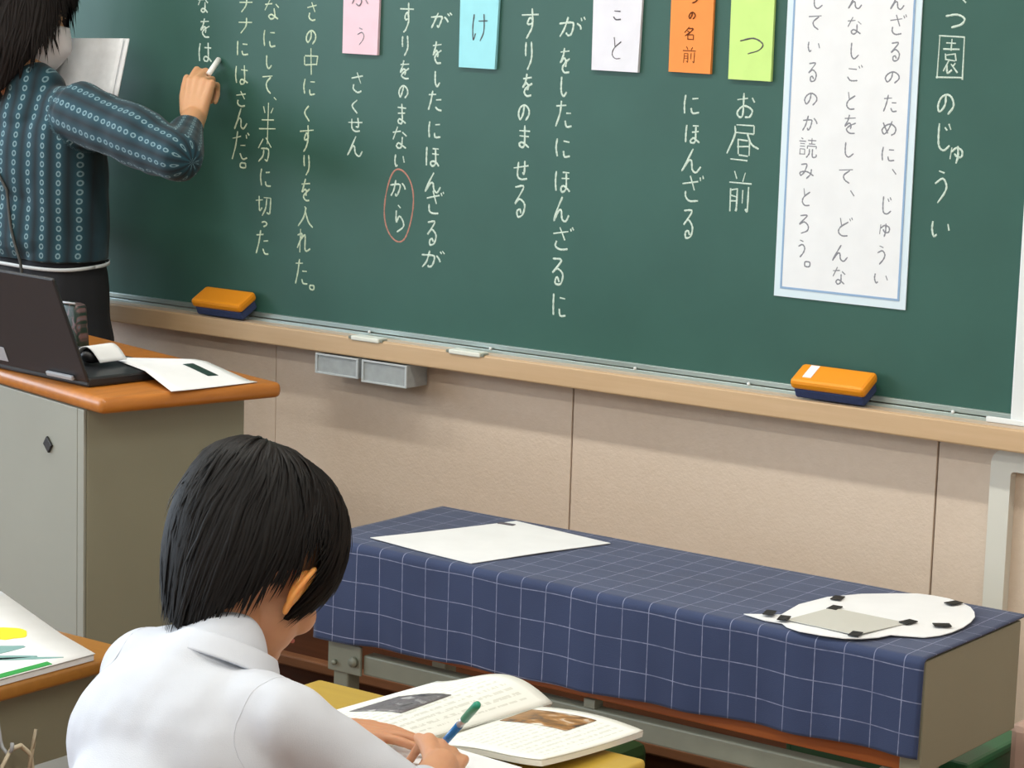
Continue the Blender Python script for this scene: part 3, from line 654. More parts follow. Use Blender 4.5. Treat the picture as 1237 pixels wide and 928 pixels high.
tag(t, 'crumpled pale grey plastic bag on the floor under the low table', 'bag')
t = tag(box('green_cloth_bundle', (-2.40, 3.28, 0.0), (-2.225, 3.5, 0.27), DGREEN, None, 0.02), 'dark green bundle on the floor under the low table, left of the bag', 'bundle')

# ------------------------------------------------------------------ teacher's desk (turned a little)
def desk_mtx(corner, ang): return Matrix.Translation(corner) @ Matrix.Rotation(ang, 4, 'Z')
HT = 0.90
A = Vector((-2.736, 2.685, 0)); ang = math.atan2(-(2.766-2.685), 0.316)   # local +x points to the right edge; origin at the front right corner
DM = desk_mtx(A, ang)
td = thing('teacher_desk', "grey steel teacher's desk with an amber wooden top, at the left", 'desk', tuple(DM @ Vector((-0.4, 0.16, 0))))
td.rotation_euler = (0, 0, 0)
bm = bmesh.new(); add_box(bm, (-0.92, 0.0, HT-0.026), (0.0, 0.338, HT), 0.010, DM, 3)
o = obj('desk_top', from_bm(bm), DTOP, td, True); o['label'] = 'amber wooden top'
bm = bmesh.new(); add_box(bm, (-0.89, 0.008, 0.05), (-0.058, 0.303, HT-0.0265), 0.003, DM); o = obj('cabinet_body', from_bm(bm), STEEL, td)
o = box('front_panel', (-0.885, 0.003, 0.05), (-0.0785, 0.0075, HT-0.0268), STEELF, td, 0.001, DM)
box('corner_post', (-0.0775, 0.003, 0.05), (-0.0575, 0.0075, HT-0.0268), STEELF, td, 0.001, DM)
box('plinth', (-0.87, 0.035, 0.0), (-0.05, 0.275, 0.05), DARKM, td, 0, DM)
mg = thing('magnet', "small black diamond magnet on the teacher's desk front", 'magnet', tuple(DM @ Vector((-0.166, 0.0, 0.79))))
box('magnet_disc', (-0.0105, -0.004, -0.0088), (0.0105, 0.0, 0.0088), BLACKM, mg, 0.001, DM @ Matrix.Translation((-0.168, 0.0028, 0.801)) @ Matrix.Rotation(math.radians(38), 4, 'Y'))
bpy.data.objects['magnet_disc'].name = 'magnet_body'

# laptop
lp = thing('laptop', "open dark grey laptop on the teacher's desk, lid back to the viewer", 'laptop', (-2.98, 2.84, HT))
LM = Matrix.Translation((-2.822, 2.742, HT+0.0005)) @ Matrix.Rotation(math.radians(-7), 4, 'Z')
o = box('laptop_base', (-0.285, 0.0, 0.0), (0.0, 0.195, 0.016), BLACKP, lp, 0.004, LM)
kb = bmesh.new()
for r_ in range(5):
    for c_ in range(13): add_box(kb, (-0.27+c_*0.0195, 0.05+r_*0.019, 0.0161), (-0.2535+c_*0.0195, 0.066+r_*0.019, 0.0175))
obj('keyboard', from_bm(kb), DARKM, lp)
th = math.radians(22)
LL = LM @ Matrix.Translation((0, 0.004, 0.010)) @ Matrix.Rotation(th, 4, 'X')
o = box('lid', (-0.285, -0.006, 0.0), (0.0, 0.0, 0.183), BLACKP, lp, 0.004, LL)
box('screen', (-0.275, 0.0002, 0.012), (-0.010, 0.0008, 0.172), mat('dark_screen', (14, 15, 18), 0.1), lp, 0, LL)
box('hinge', (-0.10, -0.012, 0.002), (-0.03, -0.0062, 0.010), SILVER, lp, 0.002, LL)
o = box('sticker', (-0.262, -0.0072, 0.010), (-0.205, -0.0062, 0.036), SILVER, lp, 0.0004, LL); o['label'] = 'white sticker near the lid hinge'

def flat(name, pts, z, th, m, label, cat, fn=None):
    return tag(prism(name, pts, z, z+th, m, None, None, fn), label, cat)
t = flat('paper_sheet', [(-2.995, 2.985), (-2.865, 2.94), (-2.80, 3.004), (-2.905, 3.04)], HT+0.0003, 0.0008, mat('greyish_paper', (176, 184, 176), 0.7), "greyish paper under the white sheet at the back of the teacher's desk", 'paper')
t = thing('printed_sheet', "white paper sheet with a dark green box, on the teacher's desk corner", 'paper', (-2.80, 2.93, HT))
def sheet_pt(u, v, dz=0.0):
    p = Vector((-2.700, 2.803)).lerp(Vector((-2.941, 2.905)), u).lerp(Vector((-2.674, 2.975)).lerp(Vector((-2.832, 2.994)), u), v)
    k = max(0.0, min(1.0, (-2.695-p.x)/0.105))
    return (p.x, p.y, HT+0.0022+0.0175*k+dz)
sheet('sheet', lambda u, v: sheet_pt(1-u, v), 24, 8, 0.0008, PAPER, t)
def print_pt(u, v):
    x = -2.803+0.066*u+0.004*v; k = max(0.0, min(1.0, (-2.695-x)/0.105))
    return (x, 2.936-0.010*u+0.020*v, HT+0.0022+0.0175*k+0.0008)
sheet('green_box', print_pt, 12, 4, 0.0004, mat('dark_green_print', (16, 52, 44), 0.7), t)
t = thing('computer_mouse', "black computer mouse beside the laptop under a curled white sheet", 'mouse', (-2.912, 2.838, HT))
bm = bmesh.new(); add_ell(bm, (-2.912, 2.838, HT+0.0325), (0.017, 0.022, 0.0125)); obj('mouse_body', from_bm(bm), BLACKM, t, True)
def curl(u, v):
    a = -0.3+u*3.3; return (-2.950+0.070*u, 2.815+0.060*v+0.010*u, HT+0.0215+0.028*math.sin(max(0.0, min(PI, a))))
t = tag(sheet('curled_paper', curl, 16, 6, 0.0015, PAPER), "curled white sheet arching over the black mouse", 'paper')
for v in t.data.vertices: v.co.z = max(v.co.z, HT+0.0185)
t = thing('floral_pouch', "small dark pouch with pink and green pattern standing behind the laptop", 'pouch', (-3.075, 3.0, HT))
bm = bmesh.new(); add_box(bm, (-0.024, -0.014, 0.0), (0.020, 0.014, 0.084), 0.008)
for v in bm.verts:
    k = v.co.z/0.084; v.co.x = v.co.x*(0.72+0.38*k)-0.016*k
me = from_bm(bm); o = obj('pouch_body', me, POUCHM, t, True)
for v in me.vertices: v.co += Vector((-3.115, 3.005, HT+0.0003))
ul = me.uv_layers.new(name='UVMap')
for l in me.loops:
    c = me.vertices[l.vertex_index].co; ul.data[l.index].uv = ((c.x+3.1)*22, (c.z-HT)*14)
o = tube('zip', [(-3.148, 2.991, HT+0.0845), (-3.112, 2.991, HT+0.0845)], 0.002, SILVER, t, 6)

# ------------------------------------------------------------------ pupils' desks
def pupil_desk(x0, x1, y0, y1, label, top, ztop=0.62):
    t = thing('school_desk', label, 'desk', ((x0+x1)/2, (y0+y1)/2, 0), "pupils' desks")
    bm = bmesh.new(); add_box(bm, (x0, y0, ztop-0.022), (x1, y1, ztop), 0.006, None, 3)
    for v in bm.verts:      # clipped rounded corners
        pass
    o = obj('desk_top', from_bm(bm), top, t, True)
    bm = bmesh.new(); a, b, c, d = x0+0.03, x1-0.03, y0+0.02, y1-0.05; zb, zt = ztop-0.135, ztop-0.0225
    for lo, hi in (((a, c, zb), (b, d, zb+0.004)), ((a, c, zb+0.004), (a+0.004, d, zt)), ((b-0.004, c, zb+0.004), (b, d, zt)), ((a+0.004, d-0.004, zb+0.004), (b-0.004, d, zt))): add_box(bm, lo, hi)
    obj('book_tray', from_bm(bm), STEEL, t)
    for sx in (x0+0.02, x1-0.02):
        for sy in (y0+0.04, y1-0.03):
            l = tube('leg', [(sx, sy, 0.014), (sx, sy, ztop-0.0225)], 0.0125, FRAME, t)
            tube('leg_foot', [(sx, sy, 0), (sx, sy, 0.014)], 0.016, RUBBER, l)
        tube('side_bar', [(sx, y0+0.04, 0.10), (sx, y1-0.03, 0.10)], 0.011, FRAME, t)
    return t
pupil_desk(-2.105, -1.578, 2.05, 2.475, "honey-coloured school desk in front of the child in the white shirt", YTOP)
ld = pupil_desk(-2.985, -2.388, 2.0, 2.415, "amber school desk at the lower left with a notebook on it", DTOPX)
hk = bmesh.new(); add_tube(hk, [(-2.404, 2.17, 0.585), (-2.396, 2.17, 0.545), (-2.392, 2.17, 0.535), (-2.382, 2.17, 0.528), (-2.374, 2.17, 0.535), (-2.373, 2.17, 0.545)], 0.0025, 8)
o = obj('hook', from_bm(hk), SILVER, ld, True)
cd = bmesh.new()
add_tube(cd, [(-2.378, 2.172, 0.5345), (-2.379, 2.158, 0.515), (-2.381, 2.15, 0.47), (-2.38, 2.152, 0.42)], 0.0028, 6)
add_tube(cd, [(-2.378, 2.172, 0.5345), (-2.379, 2.19, 0.536), (-2.378, 2.207, 0.52), (-2.38, 2.215, 0.47), (-2.38, 2.21, 0.42)], 0.0034, 6)
add_tube(cd, [(-2.377, 2.207, 0.52), (-2.376, 2.215, 0.553), (-2.377, 2.212, 0.535), (-2.376, 2.202, 0.50)], 0.0026, 6)
cdo = obj('cord_loop', from_bm(cd), CORD, None, True); tag(cdo, 'cream drawstring cord hanging from the hook of the lower left desk', 'cord')
# notebook with flower cover
nb = thing('notebook', 'white notebook with yellow flower and blue-green leaves on the lower left desk', 'notebook', (-2.55, 2.27, 0.62))
NB = [(-2.388, 2.335), (-2.389, 2.05), (-2.72, 2.12), (-2.705, 2.452)]
nbf = lambda v: Vector((v.x, v.y, v.z+0.012*max(0, (-2.50-v.x)/0.2)))
NBS = []
for i in range(4):
    a, b = Vector(NB[i]), Vector(NB[(i+1) % 4]); NBS += [tuple(a.lerp(b, k/8)) for k in range(8)]
def nb_sheet(u, v):
    p = Vector(NB[0]).lerp(Vector(NB[1]), v).lerp(Vector(NB[3]).lerp(Vector(NB[2]), v), u)
    return (p.x, p.y, 0.6295+0.012*max(0, (-2.50-p.x)/0.2))
def nb_pages(u, v):
    p = Vector(NB[0]).lerp(Vector(NB[1]), v).lerp(Vector(NB[3]).lerp(Vector(NB[2]), v), u)
    return (p.x-0.002, p.y-0.001, 0.6282+0.012*max(0, (-2.50-p.x)/0.2))
sheet('pages', nb_pages, 12, 4, 0.0077, GRIDP, nb, False)
sheet('cover', nb_sheet, 12, 4, -0.0008, PAPER, nb, True)
def patch(name, pts, m, z=0.0306):
    return prism(name, pts, 0.6298+0.0002, 0.6310, m, nb, None, nbf)
o = patch('flower_print', [(-2.545+0.026*math.cos(a)*(1+0.12*math.sin(5*a)), 2.318+0.030*math.sin(a)) for a in [2*PI*k/24 for k in range(24)]], mat('yellow_print', (240, 220, 40), 0.6)); o['label'] = 'yellow flower on the cover'
LEAF = mat('blue_green_print', (126, 166, 164), 0.6)
for a, b, w in (((-2.53, 2.165), (-2.485, 2.295), 0.022), ((-2.51, 2.175), (-2.435, 2.272), 0.011), ((-2.58, 2.20), (-2.53, 2.15), 0.02), ((-2.48, 2.205), (-2.405, 2.292), 0.006)):
    a, b = Vector(a), Vector(b); d = (b-a).normalized(); q = Vector((-d.y, d.x)); n = 10
    L = [a.lerp(b, k/n)+q*w*math.sin(PI*(k+0.6)/(n+1.2)) for k in range(n+1)]+[a.lerp(b, k/n)-q*w*math.sin(PI*(k+0.6)/(n+1.2)) for k in range(n, -1, -1)]
    o = patch('leaf_print', [tuple(p) for p in L], LEAF)
o = patch('green_strip', [(-2.391, 2.258), (-2.392, 2.055), (-2.408, 2.058), (-2.405, 2.262)], mat('green_print', (34, 150, 62), 0.5)); o['label'] = 'green strip along the edge'

# chair of the child
ch = thing('school_chair', 'wooden-seat school chair under the child in the white shirt', 'chair', (-1.83, 1.80, 0))
CW = mat('chair_plywood', (190, 146, 88), 0.4, n_amt=0.5, n_scale=6, n_c=(160, 116, 64), stretch=(14, 1, 1))
box('seat', (-2.01, 1.66, 0.345), (-1.65, 2.0, 0.36), CW, ch, 0.006)
box('backrest', (-2.01, 1.590, 0.50), (-1.65, 1.605, 0.61), CW, ch, 0.006)
for sx in (-1.995, -1.665):
    tube('leg', [(sx, 1.98, 0.0), (sx, 1.96, 0.344)], 0.011, FRAME, ch)
    tube('leg', [(sx, 1.58, 0.0), (sx, 1.635, 0.34), (sx, 1.617, 0.60)], 0.011, FRAME, ch)

# open textbook
bk = thing('open_textbook', "open textbook with photographs lying on the child's desk", 'book', (-1.80, 2.43, 0.62))
Z0 = 0.6202
# left half: curved page block whose pages arch up towards the gutter
def left_page(u, v):
    x = -1.982+0.170*u+0.022*v; y = 2.262+0.285*v+0.012*u
    z = Z0+0.009+0.026*math.sin(PI*min(1, u**1.4))**1.0*(0.35+0.65*v)+0.004*u
    if u > 0.8: z += -0.0
    return (x+0.010*v*u, y, z)
def right_page(u, v):
    x = -1.797+0.172*u+0.006*v; y = 2.318+0.222*v-0.012*u*v
    z = Z0+0.010+0.012*math.sin(PI*min(1, u*1.0)*0.8)*(1-0.2*v)+0.010*max(0, (u-0.6)/0.4)**2*(1-v)**2
    return (x, y, z)
sheet('left_page', left_page, 24, 16, 0.0012, PAGE, bk)
sheet('right_page', right_page, 24, 16, 0.0012, PAGE, bk)
def under(f, dz, sx=0.0): return lambda u, v: (f(u, v)[0]+sx, f(u, v)[1], max(Z0, f(u, v)[2]-dz))
o = sheet('page_block', lambda u, v: (left_page(u, v)[0], left_page(u, v)[1], left_page(u, v)[2]-0.0016), 16, 8, 0.006, PAGE, bk, False); o['label'] = 'edges of the left pages'
o = sheet('page_block', lambda u, v: (right_page(u, v)[0], right_page(u, v)[1], right_page(u, v)[2]-0.0016), 16, 8, 0.007, PAGE, bk, False); o['label'] = 'edges of the right pages'
def sub(f, u0, u1, v0, v1): return lambda u, v: tuple(Vector(f(u0+(u1-u0)*u, v0+(v1-v0)*v))+Vector((0, 0, 0.0009)))
o = sheet('photo', sub(left_page, 0.16, 0.62, 0.30, 0.62), 10, 8, 0.0004, PHOTOG, bk); o['label'] = 'grey photograph on the left page'
o = sheet('photo', sub(right_page, 0.05, 0.66, 0.60, 0.90), 10, 8, 0.0004, PHOTOB, bk); o['label'] = 'brown photograph on the right page'
t = thing('exercise_book', "closed white exercise book under the writing hand, in front of the open textbook", 'book', (-1.72, 2.23, 0.62))
EB = Matrix.Translation((-1.725, 2.225, 0.6202)) @ Matrix.Rotation(math.radians(-4), 4, 'Z')
box('pages', (-0.080, -0.078, 0.001), (0.078, 0.078, 0.017), PAGE, t, 0.0, EB)
for z0_, z1_ in ((0.0, 0.0008), (0.0172, 0.0184)): box('cover', (-0.082, -0.080, z0_), (0.080, 0.080, z1_), PAPER, t, 0.0, EB)

# pen
pen = thing('marker_pen', "blue pen with a green cap held in the child's writing hand", 'pen', (-1.74, 2.27, 0.64))
pt, pe = Vector((-1.745, 2.271, 0.6440)), Vector((-1.645, 2.215, 0.7335)); L_ = pe-pt
bm = bmesh.new(); add_tube(bm, [pt, pt+L_*0.06, pt+L_*0.10, pt+L_*0.56], [0.0010, 0.0022, 0.0046, 0.0048], 12); o = obj('barrel', from_bm(bm), PENB, pen, True)
bm = bmesh.new(); add_tube(bm, [pt+L_*0.561, pt+L_*0.68], 0.0043, 12); o = obj('ring', from_bm(bm), PENS, pen, True); o['label'] = 'silver middle ring'
bm = bmesh.new(); add_tube(bm, [pt+L_*0.681, pt+L_*0.97, pt+L_*1.0], [0.0050, 0.0050, 0.0038], 12); o = obj('cap', from_bm(bm), PENG, pen, True); o['label'] = 'green cap'

# ------------------------------------------------------------------ people
def frame_from(fwd_, up_):
    f = Vector(fwd_).normalized(); u = Vector(up_); u = (u-f*u.dot(f)).normalized(); r = f.cross(u)
    return Matrix(((r.x, f.x, u.x), (r.y, f.y, u.y), (r.z, f.z, u.z)))

def add_head(bm, c, R, s):
    c = Vector(c); P = lambda x, y, z: c+R @ Vector((x, y, z))*s
    R4 = R.to_4x4()
    E = lambda x, y, z, a, b, d, rot=None: add_ell(bm, P(x, y, z), (a*s, b*s, d*s), R4 @ rot if rot is not None else R4)
    E(0, -0.008, 0.030, 0.074, 0.093, 0.088); E(0, 0.028, -0.030, 0.061, 0.062, 0.078); E(0, 0.048, -0.082, 0.036, 0.034, 0.026)
    E(0, 0.02, -0.065, 0.050, 0.055, 0.036)
    for sx in (-1, 1):
        E(sx*0.036, 0.066, -0.030, 0.024, 0.022, 0.024)
        E(sx*0.030, 0.080, 0.022, 0.026, 0.012, 0.010)
    add_cap(bm, P(0, 0.084, 0.006), 0.008*s, P(0, 0.103, -0.026), 0.011*s)
    for sx in (-1, 1): add_ell(bm, P(sx*0.010, 0.094, -0.030), (0.007*s, 0.009*s, 0.006*s), R4)
    E(0, 0.086, -0.052, 0.020, 0.010, 0.005); E(0, 0.085, -0.060, 0.018, 0.010, 0.005)

def face_parts(c, R, s, parent):
    c = Vector(c); P = lambda x, y, z: c+R @ Vector((x, y, z))*s
    for sx in (-1, 1):
        bm = bmesh.new(); add_ell(bm, P(sx*0.030, 0.076, 0.002), (0.012*s, 0.011*s, 0.0085*s), R.to_4x4(), 16); e = obj('eye', from_bm(bm), EYEW, parent, True)
        bm = bmesh.new(); add_ell(bm, P(sx*0.030, 0.0845, 0.001), (0.0055*s, 0.004*s, 0.0055*s), R.to_4x4(), 12); obj('iris', from_bm(bm), IRIS, e, True)
        tube('eyebrow', [P(sx*0.018, 0.0915, 0.020), P(sx*0.030, 0.0925, 0.025), P(sx*0.044, 0.085, 0.021)], 0.0020*s, HAIR, parent, 6)
    tube('lips', [P(-0.018, 0.0925, -0.056), P(0, 0.0975, -0.055), P(0.018, 0.0925, -0.056)], 0.0030*s, LIP, parent, 8)

def add_ear(name, c, R, s, sx, m, parent):
    c = Vector(c)
    rot = Matrix.Rotation(math.radians(-14), 4, 'X') @ Matrix.Rotation(math.radians(sx*24), 4, 'Z')
    bm = bmesh.new()
    P = lambda x, y, z: c+R @ (Vector((sx*0.077, -0.004, -0.016))+(rot @ Vector((x, y, z))))*s
    rim = [P(0.004*sx, 0.012, -0.006), P(0.007*sx, 0.013, 0.014), P(0.011*sx, 0.006, 0.029), P(0.014*sx, -0.007, 0.031), P(0.016*sx, -0.016, 0.020), P(0.014*sx, -0.018, 0.004), P(0.010*sx, -0.013, -0.012), P(0.007*sx, -0.003, -0.024), P(0.004*sx, 0.004, -0.027), P(0.003*sx, 0.007, -0.020)]
    add_tube(bm, catmull3(rim), 0.0036*s, 8)
    add_ell(bm, P(0.006*sx, -0.003, 0.003), (0.006*s, 0.014*s, 0.026*s), R.to_4x4() @ rot)
    add_ell(bm, P(0.004*sx, 0.002, -0.021), (0.004*s, 0.007*s, 0.008*s), R.to_4x4() @ rot)
    return blob(name, bm, m, parent, 0.0018, 3)

def catmull3(P, k=4):
    out = []; Q = [P[0]*2-P[1]]+P+[P[-1]*2-P[-2]]
    for i in range(1, len(Q)-2):
        a, b, c, d = Q[i-1:i+3]
        for s in range(k):
            t = s/k; out.append(0.5*((2*b)+(c-a)*t+(2*a-5*b+4*c-d)*t*t+(3*b-a-3*c+d)*t**3))
    out.append(P[-1]); return out

def add_hand(bm, wrist, d, nrm, side, s, curl, palm=0.075, spread=0.10, thumb=(0.55, 0.3), rf=1.0, wd=1.0):
    """d: wrist to knuckles; nrm: back of the hand; side: +1 if the thumb is on d x nrm"""
    w = Vector(wrist); d = Vector(d).normalized(); n = Vector(nrm); n = (n-d*n.dot(d)).normalized(); t = d.cross(n)*side
    kn = w+d*palm*s
    for k in range(4):
        off = (1.5-k)*0.0195*s*wd     # index nearest the thumb
        base = kn+t*off-d*(0.004*abs(1.2-k))*s
        add_cap(bm, w+t*off*0.55, 0.015*s, base, 0.0105*s*rf, 0.85, 10)
        L = (0.040, 0.044, 0.041, 0.032)[k]*s; r = 0.0082*s*rf*(1, 1, 0.97, 0.88)[k]
        p = base; a = 0.0
        dd = (d+t*spread*(1.5-k)*0.6).normalized()
        for j in range(3):
            a += curl[k][j]; seg = (dd*math.cos(a)-n*math.sin(a)).normalized(); q = p+seg*L*(1, 0.66, 0.52)[j]
            add_cap(bm, p, r*(1.05, 0.97, 0.9)[j], q, r*(0.98, 0.9, 0.8)[j], 1, 10); p = q
    b0 = w+t*0.018*s+d*0.012*s; ta, tc = thumb
    d1 = (d*math.cos(ta)+t*math.sin(ta)-n*0.15).normalized(); b1 = b0+d1*0.038*s
    d2 = (d1*math.cos(tc)-n*math.sin(tc)*0.7+d*0.25).normalized(); b2 = b1+d2*0.028*s; b3 = b2+(d2+d*0.2-n*0.1).normalized()*0.022*s
    add_cap(bm, b0, 0.014*s, b1, 0.0115*s, 1, 10); add_cap(bm, b1, 0.0110*s, b2, 0.0095*s, 1, 10); add_cap(bm, b2, 0.0095*s, b3, 0.0078*s, 1, 10)

PROF = [(0, 0, 1), (0.2, 0.45, 0.90), (0.4, 0.78, 0.65), (0.6, 0.96, 0.30), (0.75, 1.0, 0.0), (0.9, 0.97, -0.35), (1.05, 0.87, -0.7), (1.2, 0.75, -1.0), (1.35, 0.66, -1.25)]
PROFK = [(0, 0, 1), (0.2, 0.50, 0.93), (0.4, 0.84, 0.72), (0.6, 1.0, 0.38), (0.75, 1.03, 0.05), (0.9, 0.93, -0.3), (1.05, 0.76, -0.62), (1.2, 0.60, -0.92), (1.35, 0.50, -1.2), (1.5, 0.50, -1.4)]
PROFB = [(0, 0, 1), (0.2, 0.45, 0.90), (0.4, 0.78, 0.65), (0.6, 0.97, 0.30), (0.75, 1.04, 0.0), (0.9, 1.08, -0.35), (1.05, 1.10, -0.7), (1.2, 1.04, -1.05), (1.35, 0.98, -1.38), (1.5, 0.9, -1.6)]
def prof_at(prof, t):
    for i in range(len(prof)-1):
        a, b = prof[i], prof[i+1]
        if t <= b[0] or i == len(prof)-2:
            k = (t-a[0])/(b[0]-a[0]); p, q = prof[max(i-1, 0)], prof[min(i+2, len(prof)-1)]
            k = max(0.0, min(k, 1.6)); out = []
            for j in (1, 2):
                m0 = (b[j]-p[j])/2 if i > 0 else (b[j]-a[j])*(1.3 if j == 1 else 0.2); m1 = (q[j]-a[j])/2
                out.append((2*k**3-3*k*k+1)*a[j]+(k**3-2*k*k+k)*m0+(-2*k**3+3*k*k)*b[j]+(k**3-k*k)*m1 if k <= 1 else b[j]+(b[j]-a[j])*(k-1))
            return out
def make_hair(name, c, R, rad, tmax, prof, m, parent, n=2600, off=(0, -0.008, 0.02), crown=(0.0, -0.035), w=0.0022, seed=3, vol=0.06, wave=0.0):
    rnd = random.Random(seed); c = Vector(c); rx, ry, uz = rad
    def pos(phi, t, k=1.0):
        ro, z = prof_at(prof, t)
        x = rx*ro*math.sin(phi)*k+crown[0]*(1-ro); y = ry*ro*math.cos(phi)*k+crown[1]*(1-min(1, ro))
        return c+R @ Vector((x+off[0], y+off[1], uz*z*(k if t < 0.7 else 1)+off[2]))
    bm = bmesh.new(); NP, NT = 72, 22
    outer = [[bm.verts.new(pos(2*PI*i/NP, tmax(2*PI*i/NP)*j/NT, 1.0+0.05*noise.noise(Vector((7*math.sin(2*PI*i/NP), 7*math.cos(2*PI*i/NP), j*0.22+seed))))) for i in range(NP)] for j in range(1, NT+1)]
    inner = [[bm.verts.new(pos(2*PI*i/NP, tmax(2*PI*i/NP)*j/NT, 0.90)) for i in range(NP)] for j in range(1, NT+1)]
    top, tin = bm.verts.new(pos(0, 0)), bm.verts.new(pos(0, 0, 0.9))
    for i in range(NP):
        i2 = (i+1) % NP
        bm.faces.new((top, outer[0][i], outer[0][i2])); bm.faces.new((tin, inner[0][i2], inner[0][i]))
        for j in range(NT-1):
            bm.faces.new((outer[j][i], outer[j+1][i], outer[j+1][i2], outer[j][i2])); bm.faces.new((inner[j][i], inner[j][i2], inner[j+1][i2], inner[j+1][i]))
        bm.faces.new((outer[-1][i], inner[-1][i], inner[-1][i2], outer[-1][i2]))
    for q in range(n):
        phi = rnd.uniform(0, 2*PI); tm = tmax(phi); t0 = rnd.uniform(0.0, 0.72)*tm if rnd.random() > 0.25 else rnd.uniform(0, 0.1)
        t1 = min(t0+rnd.uniform(0.35, 0.7), tm+rnd.uniform(-0.04, 0.07)); dphi = rnd.uniform(-0.22, 0.22)+0.12*math.sin(phi*3+seed)
        k0 = 1.0+rnd.uniform(0.0, vol)*0.6; k1 = 1.0+rnd.uniform(0.0, vol)+ (0.02 if t1 > tm*0.9 else 0)+(rnd.uniform(0, 0.06) if rnd.random() < 0.12 else 0)
        cl = 0.10*math.sin(phi*17+seed); NS = 7; ww = w*rnd.uniform(0.6, 1.3); rows = []; ph0 = rnd.uniform(0, 6)
        for j in range(NS+1):
            s = j/NS; t = t0+(t1-t0)*s; ph = phi+dphi*s+cl*s*s*0.5+wave*math.sin(s*5+ph0)
            p = pos(ph, t, k0+(k1-k0)*s); pa = pos(ph+0.03, t, k0+(k1-k0)*s); sd = (pa-p)
            sd = sd.normalized() if sd.length > 1e-7 else R @ Vector((1, 0, 0))
            pc = c+R @ Vector(off); nn = (p-pc).normalized(); f = ww*(0.35+1.2*math.sin(PI*min(1, s*0.85+0.12)))*(1-s)**0.35
            rows.append((bm.verts.new(p-sd*f), bm.verts.new(p+nn*f*0.7), bm.verts.new(p+sd*f)))
        for a, b in zip(rows, rows[1:]):
            bm.faces.new((a[0], b[0], b[1], a[1])); bm.faces.new((a[1], b[1], b[2], a[2]))
    me = bpy.data.meshes.new('m'); bm.to_mesh(me); bm.free()
    return obj(name, me, m, parent, True)

def adeg(phi): 
    d = math.degrees(phi) % 360; return d-360 if d > 180 else d
def interp(x, T):
    if x <= T[0][0]: return T[0][1]
    for a, b in zip(T, T[1:]):
        if x <= b[0]: return a[1]+(b[1]-a[1])*(x-a[0])/(b[0]-a[0])
    return T[-1][1]

# ---- the child
kid = thing('person', 'child in a white collared shirt bent over a desk, writing with a blue pen', 'person', (-1.83, 1.85, 0))
KH = Vector((-1.830, 2.030, 0.893)); KR = frame_from((0.05, math.cos(math.radians(30)), -math.sin(math.radians(30))), (-0.02, 0.5, 0.87)); KS = 0.93
bm = bmesh.new(); add_head(bm, KH, KR, KS)
add_cap(bm, (-1.795, 1.945, 0.79), 0.042, KH+KR @ Vector((0, -0.025, -0.045)), 0.042)
Ls, Rs = Vector((-1.912, 1.942, 0.778)), Vector((-1.672, 1.910, 0.775))
Le, Re = Vector((-1.955, 2.06, 0.662)), Vector((-1.592, 2.03, 0.665))
Lw, Rw = Vector((-1.860, 2.206, 0.664)), Vector((-1.664, 2.174, 0.666))
add_cap(bm, Ls, 0.035, Rs, 0.035); add_ell(bm, (-1.805, 1.885, 0.70), (0.115, 0.075, 0.12)); add_ell(bm, (-1.82, 1.82, 0.56), (0.11, 0.08, 0.15)); add_ell(bm, (-1.83, 1.80, 0.45), (0.13, 0.09, 0.085))
for a, b, c in ((Ls, Le, Lw), (Rs, Re, Rw)): add_cap(bm, a, 0.034, b, 0.027); add_cap(bm, b, 0.028, c, 0.020)
add_hand(bm, Lw, (0.80, 0.60, -0.05), (0, 0.05, 1), 1, 0.80, [(0.12, 0.12, 0.1), (0.08, 0.15, 0.1), (0.1, 0.15, 0.1), (0.12, 0.2, 0.1)], 0.072, 0.09, (0.5, 0.2))
add_hand(bm, Rw, (-0.52, 0.84, 0.10), (0.50, 0.15, 0.85), -1, 0.80, [(0.55, 0.75, 0.35), (0.75, 0.95, 0.5), (1.0, 1.2, 0.7), (1.15, 1.3, 0.8)], 0.066, 0.01, (0.30, 0.35))
for s in (-1, 1):
    hp = Vector((-1.83+s*0.06, 1.82, 0.435)); kn = Vector((-1.83+s*0.085, 2.10, 0.43)); an = Vector((-1.83+s*0.085, 2.06, 0.08))
    add_cap(bm, hp, 0.066, kn, 0.045); add_cap(bm, kn, 0.045, an, 0.028); add_cap(bm, an+Vector((0, -0.01, -0.035)), 0.026, an+Vector((0, 0.10, -0.045)), 0.022)
body = blob('body', bm, SKINK, kid, 0.0030, 3)
face_parts(KH, KR, KS, kid)
er = add_ear('ear', KH, KR, KS*1.02, 1, EARM, kid); er['label'] = 'right ear with warm backlight painted into its skin colour'
add_ear('ear', KH, KR, KS, -1, SKINK, kid)
TK = [(0, 0.84), (35, 0.84), (50, 0.98), (62, 1.04), (68, 0.92), (74, 0.66), (100, 0.66), (112, 0.93), (126, 1.09), (150, 1.21), (180, 1.27)]
make_hair('hair', KH, KR, (0.087, 0.099, 0.111), lambda p: interp(abs(adeg(p)), TK), PROFK, HAIR, kid, n=3800, seed=5, vol=0.085, crown=(0.0, -0.04))
